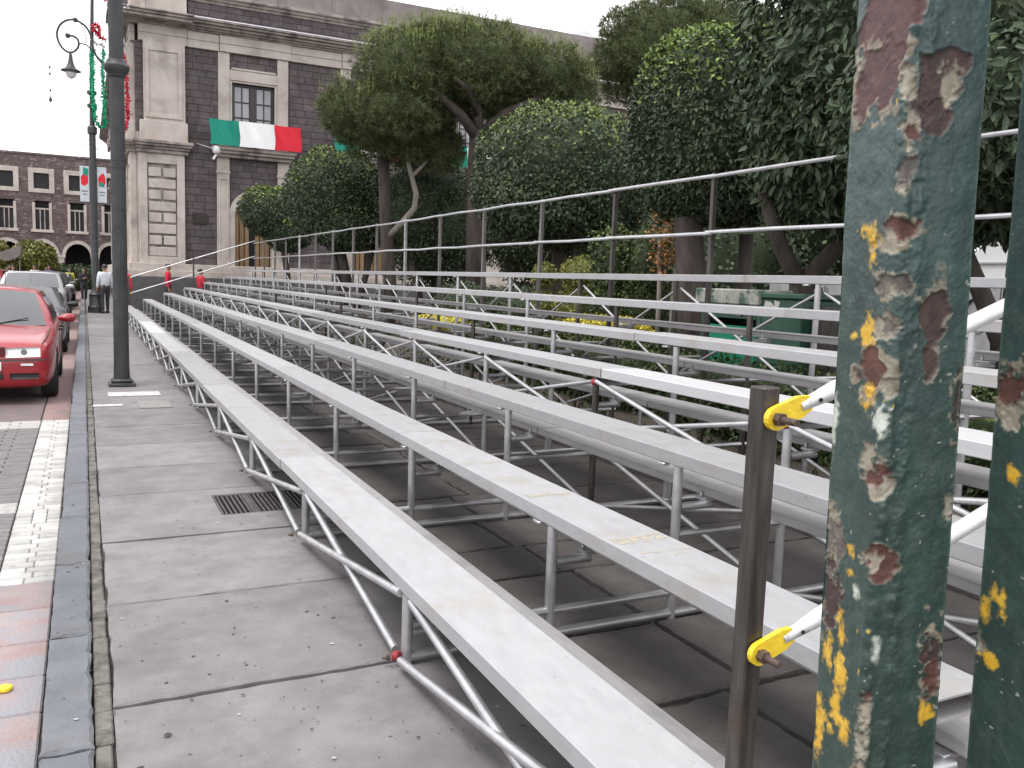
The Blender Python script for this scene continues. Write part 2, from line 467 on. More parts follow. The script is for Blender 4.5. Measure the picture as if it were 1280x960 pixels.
M['lamp_clear'] = material('clear headlamp lens', (0.62,0.63,0.64), (0.75,0.75,0.75), 0.1, 0.2, 14, coat=0.8)
M['lamp_inner'] = material('headlamp reflector', (0.18,0.19,0.20), (0.28,0.29,0.30), 0.2, 0.6)
def cloth(name, c): return material(name, tuple(x*0.85 for x in c), c, 0.85, 0, 9)
def paint(name, c):
    m = material(name, tuple(x*0.95 for x in c), c, 0.35, 0.1, 3, coat=0.6, rvar=0.04)
    return m

# ================================================================== GROUND, ROAD, SIDEWALK
mb = MB(); mb.add([(-300,-300,-0.2),(300,-300,-0.2),(300,300,-0.2),(-300,300,-0.2)], [(0,1,2,3)])
tag(mb.build('ground', M['ground']), kind='structure')

road = tag(bpy.data.objects.new('road', None), kind='structure')
mb = MB(); mb.box((-11,-3,-0.19),(-0.165,86,-0.168))
mbr = mb.mesh('road'); road = link('road', mbr, M['joint']); tag(road, kind='structure')
# far paving, painted a dull red, with a smoother gutter strip beside the kerb
mb = MB()
y = 11.16
while y < 84:
    L = 2.4
    x = -0.475
    while x > -10.5:
        mb.cbox((x-1.9, y, -0.168), (x-0.008, y+L-0.008, -0.15+rng.uniform(-.002,.002)), 0.006); x -= 1.9
    y += L
mb.build('road_slabs', M['road_red'], road)
y = 11.13; strips = []
while y < 84:
    L = 1.05 if y < 30 else 4
    mb = MB(); mb.cbox((-0.468, y, -0.168), (-0.183, y+L-0.006, -0.149), 0.006)
    mb.build('gutter_slab', M['red_strip'], road); y += L
# white painted pavers along the kerb
y = 5.33; r_i = 0
base_me = {}
while y < 11.05:
    ln = 0.098 if y < 10.6 else 0.2
    cut = [-0.468, -0.318 + (0.02 if r_i % 2 else -0.02), -0.183]
    if 6.6 < y < 6.9: cut = [-0.468, -0.36, -0.27, -0.183]
    for a, b in zip(cut[:-1], cut[1:]):
        mb = MB(); z = -0.15 + rng.uniform(-.002, .003)
        mb.cbox((a+.0015, y+.005, -0.168), (b-.0015, y+ln-.005, z), 0.007)
        mb.build('paver', M['white_paver'], road)
    y += ln; r_i += 1
# worn red and bluish slabs nearest the viewer
ys = [0.4, 1.3, 2.1, 2.75, 3.22, 3.72, 4.07, 4.45, 4.9, 5.33]
for i, (a, b) in enumerate(zip(ys[:-1], ys[1:])):
    for (x0, x1) in ((-0.62, -0.183), (-1.1, -0.62), (-1.6, -1.1)):
        mb = MB(); mb.cbox((x0+.004, a+.004, -0.168), (x1-.004, b-.004, -0.15+rng.uniform(-.002,.002)), 0.007)
        mb.build('paver', M['pink_paver'], road)
# grey pavers left of the strip; two painted rows across
mb = MB(); mw = MB()
y = 5.33; r_i = 0
while y < 11.12:
    x = -0.472 - (0.1 if r_i % 2 else 0)
    first = True
    while x > -4.5:
        w = 0.2 if not (first and r_i % 2) else 0.2
        tgt = mw if (6.9 < y < 7.15 or y > 10.62) else mb
        x1 = x if not first else -0.472
        tgt.cbox((x-w+.003, y+.003, -0.168), (x1-.003, y+.097, -0.15+rng.uniform(-.003,.003)), 0.006)
        x -= w; first = False
    y += 0.1; r_i += 1
tag(mb.build('grey_pavers', M['grey_paver'], road), kind='stuff')
tag(mw.build('painted_pavers', M['white_paver'], road), kind='stuff')

# kerb
kerb = link('kerb', MB().box((-0.165,-3,-0.19),(0.0,84,-0.06)).mesh('kerb'), M['joint']); tag(kerb, kind='structure')
ky = [-1.0, 0.05, 1.08, 2.02, 3.06, 4.07, 5.1, 6.1, 7.07, 8.15, 9.2, 10.2, 11.3, 12.4, 13.5, 14.6, 15.7]
while ky[-1] < 82: ky.append(ky[-1] + (1.1 if ky[-1] < 36 else 5))
for a, b in zip(ky[:-1], ky[1:]):
    mb = MB(); j = rng.uniform(-.005, .005)
    z = 0.004 + rng.uniform(-.004, .004)
    if a < 12: mb.worn(-0.168+j, 0.0+j*.5, a+.005, b-.005, -.185, z, .013, .0035, .035)
    else: mb.cbox((-0.168+j, a+.005, -0.185), (0.0+j*.5, b-.005, z), 0.014)
    mb.build('kerb_stone', M['kerb'], kerb)
mb = MB()
for i in range(150):
    y0 = -1 + i*0.24
    mb.cbox((0.003, y0, -0.06), (0.058+rng.uniform(-.006,.004), y0+0.238, -0.004+rng.uniform(-.006,.003)), 0.006)
tag(mb.build('mortar_strip', M['mortar'], kerb), kind='stuff')

# sidewalk
side = link('sidewalk', MB().box((0.0,-3,-0.19),(4.3,84,-0.1)).box((0.0,-3,-.099),(.78,84,-.03)).box((.781,-3,-.099),(1.57,5.85,-.03)).box((.781,6.43,-.099),(1.57,84,-.03)).box((1.571,-3,-.099),(4.3,84,-.03)).mesh('sidewalk'), M['joint']); tag(side, kind='structure')
GX0, GX1, GY0, GY1 = 0.79, 1.56, 5.86, 6.42
def slab(x0, x1, y0, y1, mat, hole=None):
    dk = mat is M['slab_dark']
    mb = MB(); dz = rng.uniform(-.003, .003)*(2.5 if dk else 1)
    g = 0.008
    x0 += g; x1 -= g; y0 += g; y1 -= g
    if hole is None:
        if y0 < 11: mb.worn(x0, x1, y0, y1, -.1, dz, .012 if dk else .008, .006 if dk else .003)
        else: mb.cbox((x0,y0,-0.1),(x1,y1,dz), 0.008)
    else:
        hx0, hx1, hy0, hy1 = hole
        o = [(x0,y0),(x1,y0),(x1,y1),(x0,y1)]; i = [(hx0,hy0),(hx1,hy0),(hx1,hy1),(hx0,hy1)]
        vs = [(*p,0) for p in o] + [(*p,0) for p in i] + [(*p,-.1) for p in o] + [(*p,-.1) for p in i]
        fs = []
        for k in range(4):
            n = (k+1) % 4
            fs += [(k,n,4+n,4+k), (8+k,8+n,n,k), (4+k,4+n,12+n,12+k)]
        mb.add(vs, fs)
    mb.build('slab', mat, side)
jy = [-1.0, 0.1, 1.2, 2.28, 3.33, 4.40, 5.46, 6.61, 7.55, 8.56, 9.62, 10.85, 12.58, 14.2, 15.84]
while jy[-1] < 36: jy.append(jy[-1] + 1.7)
while jy[-1] < 82: jy.append(jy[-1] + 5)
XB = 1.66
for a, b in zip(jy[:-1], jy[1:]):
    x1 = XB if a < 35 else 1.75
    slab(0.055, x1, a, b, M['slab'], (GX0,GX1,GY0,GY1) if a == 5.46 else None)
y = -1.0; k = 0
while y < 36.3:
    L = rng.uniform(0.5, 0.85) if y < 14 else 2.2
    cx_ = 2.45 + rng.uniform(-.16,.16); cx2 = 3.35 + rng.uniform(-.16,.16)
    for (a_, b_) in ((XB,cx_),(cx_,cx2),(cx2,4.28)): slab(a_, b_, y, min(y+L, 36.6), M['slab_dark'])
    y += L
# drain grate
gr = thing('drain_grate', 'rusty iron drain grate of long bars set in the sidewalk under the lowest bench', 'drain grate', (1.17, 6.14, 0))
mb = MB(); mb.box((GX0,GY0,-0.098),(GX1,GY1,-0.09)); mb.build('pit_floor', M['pit'], gr)
mb = MB(); w = .022
mb.cbox((GX0,GY0,-.04),(GX1,GY0+w,-.002),.003).cbox((GX0,GY1-w,-.04),(GX1,GY1,-.002),.003)
mb.cbox((GX0,GY0+w,-.04),(GX0+w,GY1-w,-.002),.003).cbox((GX1-w,GY0+w,-.04),(GX1,GY1-w,-.002),.003)
mb.build('frame', M['cast'], gr)
bar = MB().cbox((-.0075,GY0+w-6.14,-.035),(.0075,GY1-w-6.14,-.003),.003).mesh('bar')
wide = MB().cbox((-.02,GY0+w-6.14,-.035),(.02,GY1-w-6.14,-.003),.003).mesh('bar')
for i in range(23):
    x = GX0 + .04 + i*(GX1-GX0-.08)/22
    o = link('bar', wide if i in (6, 14) else bar, M['cast'], gr); o.location = (x-1.17, rng.uniform(-.002,.002), rng.uniform(-.004,0))
# covers near the lamp
def cover(name, label, x0, x1, y0, y1, mat, z=0.012):
    c = ((x0+x1)/2, (y0+y1)/2, 0)
    mb = MB(); mb.cbox((x0,y0,-.0),(x1,y1,z),.006)
    o = top(name, label, 'cover', mb, mat, c)
    return o
cover('access_cover', 'long white painted access cover by the foot of the near lamp post', .24,.86,11.9,12.26, M['cover_white'])
cover('access_cover', 'narrow white painted cover strip close to the kerb', .06,.38,11.04,11.16, M['cover_white'])
cover('access_cover', 'square bare concrete access cover in the sidewalk', .55,.91,10.8,11.36, M['cover'])
mb = MB(); mb.lathe([(.0,0),(.026,0),(.03,.006),(.028,.016),(.018,.021),(.0,.022)], (0,0,0), 14)
top('bottle_cap', 'small round yellow cap lying on the red paving by the kerb', 'bottle cap', MB().lathe([(.004,0),(.026,0),(.03,.006),(.028,.016),(.018,.021),(.004,.022)], (-.33,3.96,-.149), 14), M['yellow'], (-.33,3.96,-.149), smooth='auto')

# specks of grit, gum and litter on the sidewalk
for (nm, mt, cnt, sd) in (('dark_specks','speck_dark',420,3),('pale_specks','speck_pale',60,4)):
    g = np.random.default_rng(sd); mb = MB()
    for i in range(cnt):
        x, y = g.uniform(-.16,1.6), 2.2+11*g.random()**1.4
        if .75<x<1.6 and 5.8<y<6.5: continue
        r_ = g.uniform(.003,.011)*(1.3 if g.random()<.12 else .8); a0 = g.uniform(0,6)
        z = .0055 if x>0 else .0115
        st = g.uniform(.4,1)
        mb.add([(x+r_*g.uniform(.6,1.3)*math.cos(a0+t*1.05), y+st*r_*g.uniform(.6,1.3)*math.sin(a0+t*1.05), z) for t in range(6)]+[(x,y,z+r_*.15)], [(t,(t+1)%6,6) for t in range(6)])
    tag(mb.build(nm, M[mt]), kind='stuff')
# garden soil
mb = MB()
nx, ny = 40, 60
for i in range(nx+1):
    for j in range(ny+1):
        x = 4.35 + (i/nx)**1.5*40; yy = -3 + j*39.5/ny
        mb.v.append((x, yy, -0.01 + 0.06*math.sin(x*1.7+yy*.9)*math.sin(yy*1.3) + rng.uniform(-.02,.02)))
for i in range(nx):
    for j in range(ny):
        a = i*(ny+1)+j; mb.f.append((a, a+ny+1, a+ny+2, a+1)); mb.mi.append(0)
tag(mb.build('garden_soil', M['soil'], smooth=True), kind='structure')
gk = link('garden_kerb', MB().box((4.3,-3,-.19),(4.37,36.4,-.02)).mesh('garden_kerb'), M['joint']); tag(gk, kind='structure')
y = -2
while y < 36:
    MB().cbox((4.295,y+.006,-.18),(4.40,y+1.194,.07),.012).build('kerb_stone', M['slab_dark'], gk); y += 1.2
mb = MB(); mb.box((4.4,36.45,-.19),(45,37.3,-.03)); tag(mb.build('pavement', M['slab']), kind='structure')

# ================================================================== BLEACHER
PX = lambda n: 1.18 + .677*(n-1)           # post line of row n
SX = lambda n: 1.163 + .677*(n-1)          # seat front edge
SZ = lambda n: (.365,.595,.825,1.035,1.245,1.485,1.74)[n-1]   # seat top
FD = {1:.13, 2:.165}                        # foot board below the seat in front of it
BP, Y0F, NF = 1.86, 1.42, 18               # bay pitch, first frame, number of frames
YEND = Y0F + BP*(NF-1) + .06
bl = thing('bleacher', 'long seven row aluminium bleacher with steel pipe frames and a guard rail along the sidewalk', 'bleacher', (0,0,0))
TH, WD = .066, .285
def plank_mesh(L, th, wd):
    mb = MB(); t = .006; c = .004
    o = [(c,0),(wd-c,0),(wd,c),(wd,th-c),(wd-c,th),(c,th),(0,th-c),(0,c)]
    i = [(t,t),(wd-t,t),(wd-t,t),(wd-t,th-t),(wd-t,th-t),(t,th-t),(t,th-t),(t,t)]
    vs = [(x,0,z) for x,z in o]+[(x,L,z) for x,z in o]+[(x,0,z) for x,z in i]+[(x,.6,z) for x,z in i]
    vs += [(x,L,z) for x,z in i]+[(x,L-.3,z) for x,z in i]
    fs = []
    for k in range(8):
        n = (k+1) % 8
        fs.append((k,n,8+n,8+k)); fs.append((k,16+k,16+n,n))
        fs.append((16+k,24+k,24+n,16+n)); fs.append((8+k,8+n,32+n,32+k)); fs.append((32+k,32+n,40+n,40+k))
    mb.add(vs, fs)
    return mb.mesh('plank')
pm = {}
def plank(name, L, th, wd, mat, loc):
    key = (name, round(L,2))
    if key not in pm: pm[key] = plank_mesh(L, th, wd)
    o = link(name, pm[key], mat, bl)
    o.location = (loc[0]+rng.uniform(-.004,.004), loc[1], loc[2]+rng.uniform(-.0025,.0025))
    if abs(loc[0]-SX(2)) < .01: o.location = loc; return o
    o.rotation_euler = (rng.uniform(-.0009,.0009), rng.uniform(-.006,.006), rng.uniform(-.0009,.0009))
    return o
first = {1:4.46, 2:3.99, 3:4.9, 4:3.75, 5:4.3, 6:3.4, 7:4.66}
for n in range(1, 8):
    y = 1.34 + rng.uniform(-.03,.03); L = first[n]
    while y < YEND - .2:
        L2 = min(L, YEND + rng.uniform(-.02,.02) - y)
        o = plank('seat_plank', L2-.006, TH, WD, M['alu'], (SX(n), y, SZ(n)-TH))
        if (n == 4 and y < 2) or (n == 1 and 18 < y < 22.5):
            o.material_slots[0].link = 'OBJECT'; o.material_slots[0].material = M['alu_new']
        y += L; L = 4.24
    if n < 7:
        y = 1.40 + rng.uniform(-.05,.06); L = 4.0 + rng.uniform(-.9,.9)
        fz = SZ(n) - FD.get(n, .20)
        while y < YEND - .3:
            L2 = min(L, YEND + rng.uniform(-.02,.02) - y)
            plank('foot_plank', L2-.006, .04, .28, M['alu_foot'], (SX(n)+.225, y, fz-.04)); y += L; L = 4.24
# remains of yellow tape across the second row
for (yc, wb, k_) in ((2.80,.07,60),(3.55,.05,34),(4.32,.045,26),(2.62,.05,12),(5.0,.09,18),(6.1,.07,16)):
    mb = MB(); g = np.random.default_rng(int(yc*100))
    for i in range(k_):
        x = SX(2)+.012+g.uniform(0,.255); y = yc+g.normal()*wb*.32; z = SZ(2)+.0008
        a = g.uniform(0,6.3); r1, r2 = g.uniform(.006,.022), g.uniform(.004,.010)
        mb.add([(min(max(x+r1*g.uniform(.7,1.2)*math.cos(a+t),SX(2)+.004),SX(2)+.28), y+r2*g.uniform(.7,1.2)*math.sin(a+t), z+.0002*i/k_) for t in (0,1.1,2.0,3.1,4.2,5.3)], [(0,1,2,3,4,5)])
    tag(mb.build('tape_residue', M['tape'], bl), kind='stuff')
# frames: share meshes between the bays
mb = MB()
mb.tube((1.16,0,.03),(2.80,0,.03),.022,10).tube((1.20,0,.135),(2.60,0,.135),.019,10).tube((2.53,0,.03),(2.53,0,.135),.018,8)
mb.tube((3.10,0,.03),(5.66,0,.03),.022,10).tube((3.2,0,.42),(4.6,0,.42),.019,8).tube((3.2,0,.92),(5.6,0,.92),.017,8)
mb.tube((2.53,0,.42),(3.2,0,.42),.017,8)
for x in (3.86, 4.9): mb.tube((x,0,.03),(x,0,.42),.018,8)
frame_me = mb.mesh('frame', 'auto')
post_me, br_me = {}, {}
for n in range(1, 8):
    mb = MB(); mb.tube((0,0,.0),(0,0,SZ(n)-TH-.001),.0235,12)
    mb.cbox((-.028,.085,SZ(n)-TH-.016),(.012,.145,SZ(n)-TH-.002),.003)
    post_me[n] = mb.mesh('post', 'auto')
    if n < 7:
        mb = MB(); z = SZ(n)-FD.get(n,.20)-.04-.028
        mb.tube((.02,0,z),(.20,0,z),.021,10)
        mb.cbox((.17,.0,z+.012),(.235,.075,z+.0275),.003).cbox((.195,.06,z-.012),(.235,.075,z+.05),.003)
        br_me[n] = mb.mesh('foot_bracket', 'auto')
rail_me = MB().cbox((-.024,-.024,0),(.024,.024,2.76),.003).mesh('rail_post')
RX = 5.63
dark_rows = {(5,1),(5,4),(6,0),(6,2),(6,3),(6,6),(5,7),(7,1),(7,3),(7,4),(7,8),(6,9),(4,2),(5,10)}
for k in range(NF):
    fr = link('frame', frame_me, M['galv'], bl); fr.location = (0, Y0F+BP*k, 0)
    for n in range(1, 8):
        m_ = M['dark_steel'] if (n, k) in dark_rows else M['galv']
        o = bpy.data.objects.new('post', post_me[n]); COL.objects.link(o); o.parent = fr; o.location = (PX(n), 0, 0)
        if not len(post_me[n].materials): post_me[n].materials.append(M['galv'])
        o.material_slots[0].link = 'OBJECT'; o.material_slots[0].material = m_
        if n < 7:
            o = link('foot_bracket', br_me[n], M['galv'], fr); o.location = (PX(n), 0, 0)
    o = bpy.data.objects.new('rail_post', rail_me); COL.objects.link(o); o.parent = fr; o.location = (RX+.03, 0, 0)
    if not len(rail_me.materials): rail_me.materials.append(M['dark_steel'])
    o.rotation_euler = (rng.uniform(-.012,.012), rng.uniform(-.008,.008), rng.uniform(-.1,.1))
    o.material_slots[0].link = 'OBJECT'; o.material_slots[0].material = M['galv'] if k in (2, 8, 13) else (M['dark_steel'] if k in (3, 4) else M['grey_steel'])
# X braces between the frames
def brace_mesh(z0, z1, r):
    return MB().tube((-.03 if z0<z1 else .0,.05,z0),(.0 if z0<z1 else -.03,BP-.05,z1),r,12).mesh('brace', 'auto')
sets = [(PX(1)-.002, .045, .285, .0185), (PX(4)+.02, .05, .45, .0155), (PX(4)-.03, .60, SZ(4)-.1, .0155),
        (PX(6)+.02, .08, .62, .014), (PX(7)+.03, .75, SZ(7)-.14, .014)]
for (x, z0, z1, r) in sets:
    up, dn = brace_mesh(z0, z1, r), brace_mesh(z1, z0, r)
    for k in range(NF-1):
        a = link('brace', up, M['galv'], bl); a.location = (x, Y0F+BP*k, rng.uniform(-.008,.008))
        b = link('brace', dn, M['galv'], bl); b.location = (x-.012 if x < 2 else x+.032, Y0F+BP*k, rng.uniform(-.008,.008))
# painted joints
jm = MB().lathe([(.020,-.012),(.0215,-.01),(.0215,.012),(.018,.016)], (0,0,0), 12).mesh('painted_joint')
for (x, k, z) in ((PX(1)-.045,1,.04),(PX(4)-.02,2,.93),(PX(4),3,.93),(PX(4)-.02,1,.93),(PX(4)+.02,2,.05)):
    o = link('painted_joint', jm, M['redmark'], bl); o.location = (x, Y0F+BP*k, z); o.rotation_euler = (R(80), 0, R(40))
bolt_me = MB().lathe([(.008,0),(.013,0),(.013,.012),(.006,.013),(.006,.03)], (0,0,0), 8).mesh('bolt')
for k in range(1, 9):
    o = link('bolt', bolt_me, M['rust'], bl); o.location = (PX(1)-.075, Y0F+BP*k, .04); o.rotation_euler = (0, R(-90), 0)
# guard rail along the top row
for z in (2.72, 2.165):
    for k in range(NF-1):
        mb = MB(); y0, y1 = Y0F+BP*k, Y0F+BP*(k+1)
        mb.path([(RX-.022,y0-.04,z+rng.uniform(-.008,.008)),(RX-.024,(y0+y1)/2,z+rng.uniform(-.012,.01)),(RX-.022,y1+.04,z+rng.uniform(-.008,.008))], .019, 8)
        mb.build('guard_rail', M['galv'], bl, 'auto')
# sloping end rails, near and far
def end_rails(yp, near):
    s = -1 if near else 1
    mb = MB()
    mb.cbox((1.365,yp-.025,0),(1.415,yp+.025,1.386),.004)
    mb.build('end_post', M['dark_steel'], bl)
    for (z0, z1) in ((1.325, 2.80), (.77, 2.24)):
        yy = yp + s*.036
        sl = (z1-z0)/(RX-1.392)
        d = Vector((1,0,sl)).normalized()
        p0 = Vector((1.392,yy,z0-.008)); a = p0 + d*.075
        mb = MB()
        mb.path([a, a+d*.05, a+d*.11, Vector((RX+.05,yy,z0-.008+sl*(RX+.05-1.392)))], [.0125,.0165,.0215,.0215], 14)
        pr = mb.build('end_rail', M['white_metal'] if near else M['galv'], bl, 'auto')
        # hole through the flattened end
        q = a + d*.05
        mb = MB(); mb.tube(q+Vector((0,s*.0165,0)), q+Vector((0,s*.0195,0)), .005, 10); mb.build('hole', M['black_void'], pr)
        # yellow flattened tip, rounded at the outer end
        n_ = Vector((-d.z,0,d.x)); w_ = .027
        poly = []
        for t in range(9):
            an = PI/2 + PI*t/8
            poly.append(p0 + d*(w_*math.cos(an)) + n_*(w_*math.sin(an)))
        poly += [p0 + d*.075 - n_*w_*.95, p0 + d*.105 - n_*w_*.62, p0 + d*.105 + n_*w_*.62, p0 + d*.075 + n_*w_*.95]
        mb = MB(); mb.prism([(p.x,p.z) for p in poly], 1, yy-.0075, yy+.0075)
        mb.build('rail_tip', M['yellow'], pr)
        mb = MB(); nv = []
        mb.tube(p0+Vector((0,s*.007,0)), p0+Vector((0,s*.026,0)), .0155, 6); mb.build('nut', M['rust'], pr)
        mb = MB(); mb.tube(p0+Vector((0,s*.02,0)), p0+Vector((0,s*.068,0)), .0085, 10); mb.build('bolt', M['rust'], pr, 'auto')
end_rails(1.50, True)
end_rails(YEND+.02, False)
MB().cbox((3.5,YEND-.005,0),(3.55,YEND+.045,2.1),.004).build('end_post', M['dark_steel'], bl)

# ================================================================== BUILDINGS
def set_tone(me, arr, name='tone'):
    a = me.color_attributes.new(name, 'FLOAT_COLOR', 'POINT')
    arr = np.asarray(arr, dtype=np.float32)
    if arr.ndim == 1: arr = np.stack([arr, arr, arr], 1)
    full = np.ones((len(arr), 4), np.float32); full[:, :3] = arr
    a.data.foreach_set('color', full.ravel())

def stone_wall(rects, fn, d0=0.0, bw=0.55, bh=0.27, parent=None, off=(0,0,0)):
    """courses of separate stones with recessed joints; one mesh (stuff)"""
    V, F, T = [], [], []
    mq = MB(fn)
    for (u0, u1, z0, z1) in rects: mq.box((u0,d0-.45,z0),(u1,d0-.002,z1))
    mq.build('mortar_bed', M['mortar_dark'], parent, fix=True)
    g = 0.008
    for (u0, u1, z0, z1) in rects:
        nrow = max(1, round((z1-z0)/bh)); hh = (z1-z0)/nrow
        for r in range(nrow):
            za, zb = z0+r*hh+g/2, z0+(r+1)*hh-g/2
            u = u0 - rng.uniform(0, bw*.6)
            while u < u1:
                w = bw*rng.uniform(.6, 1.35)
                a, b = max(u, u0)+g/2, min(u+w, u1)-g/2
                u += w
                if b-a < .05: continue
                d = d0 + rng.uniform(.012, .026); c = .008
                k = len(V)
                for (p, q) in ((a,za),(b,za),(b,zb),(a,zb)): V.append(fn(p, d0-.01, q))
                for (p, q) in ((a+c,za+c),(b-c,za+c),(b-c,zb-c),(a+c,zb-c)): V.append(fn(p, d, q))
                F += [(k+4,k+5,k+6,k+7),(k,k+1,k+5,k+4),(k+1,k+2,k+6,k+5),(k+2,k+3,k+7,k+6),(k+3,k,k+4,k+7)]
                t = rng.uniform(.84, 1.14); tt = (t*rng.uniform(.98,1.08), t, t*rng.uniform(.97,1.06))
                T += [tt]*8
    me = bpy.data.meshes.new('stone_courses')
    me.from_pydata([(v[0]-off[0], v[1]-off[1], v[2]-off[2]) for v in V], [], F)
    set_tone(me, T)
    return tag(link('stone_courses', me, M['tezontle'], parent), kind='stuff')

B0 = (1.9, 37.0, 0.0)
civic = thing('civic_building', 'monumental dark stone building with cream pilasters, balcony flags and heavy cornice behind the trees', 'building', B0)
faA = lambda u, d, z: (B0[0]+u, B0[1]-d, z)
faB = lambda u, d, z: (B0[0]-d, B0[1]+u, z)
PITCH = 4.9
def bx(fn, name, mat, *boxes, ch=0.015, parent=None):
    mb = MB(fn)
    for (u0,u1,d0,d1,z0,z1) in boxes: mb.cbox((u0,d0,z0),(u1,d1,z1),ch)
    return mb.build(name, M[mat], parent or civic, fix=True)

def pane_grid(fn, u0, u1, z0, z1, d, full=True):
    """window: dark frame with two leaves of six panes"""
    mid = (u0+u1)/2
    mb = MB(fn)
    mb.cbox((u0,d-.12,z0),(u1,d-.06,z1),.004)
    fw = .10
    mb.cbox((u0,d-.06,z1-fw),(u1,d,z1),.006).cbox((u0,d-.06,z0),(u0+fw,d,z1-fw),.006).cbox((u1-fw,d-.06,z0),(u1,d,z1-fw),.006)
    mb.cbox((mid-.13,d-.06,z0),(mid+.13,d,z1-fw),.006)
    panes = []
    for (a, b) in ((u0+fw, mid-.13), (mid+.13, u1-fw)):
        pw = (b-a)/2
        mb.cbox((a+pw-.022,d-.06,z0),(a+pw+.022,d-.012,z1-fw),.004)
        nr = 4; ph = (z1-fw-z0)/nr
        for r in range(1, nr): mb.cbox((a,d-.06,z0+ph*r-.022),(b,d-.014,z0+ph*r+.022),.004)
        for c in range(2):
            for r in range(nr): panes.append((a+c*pw+.022, a+(c+1)*pw-.022, z0+r*ph+.022, z0+(r+1)*ph-.022))
    w = mb.build('window', M['frame_wood'], civic, fix=True)
    if full:
        for (a,b,p,q) in panes:
            m2 = MB(fn); t = rng.uniform(-.004,.004)
            m2.box((a,d-.058,p),(b,d-.045+t,q)); m2.build('pane', M['glass_grey'], w, fix=True)
    else:
        m2 = MB(fn)
        for (a,b,p,q) in panes: m2.box((a,d-.058,p),(b,d-.045,q))
        tag(m2.build('panes', M['glass_grey'], w, fix=True), kind='stuff')

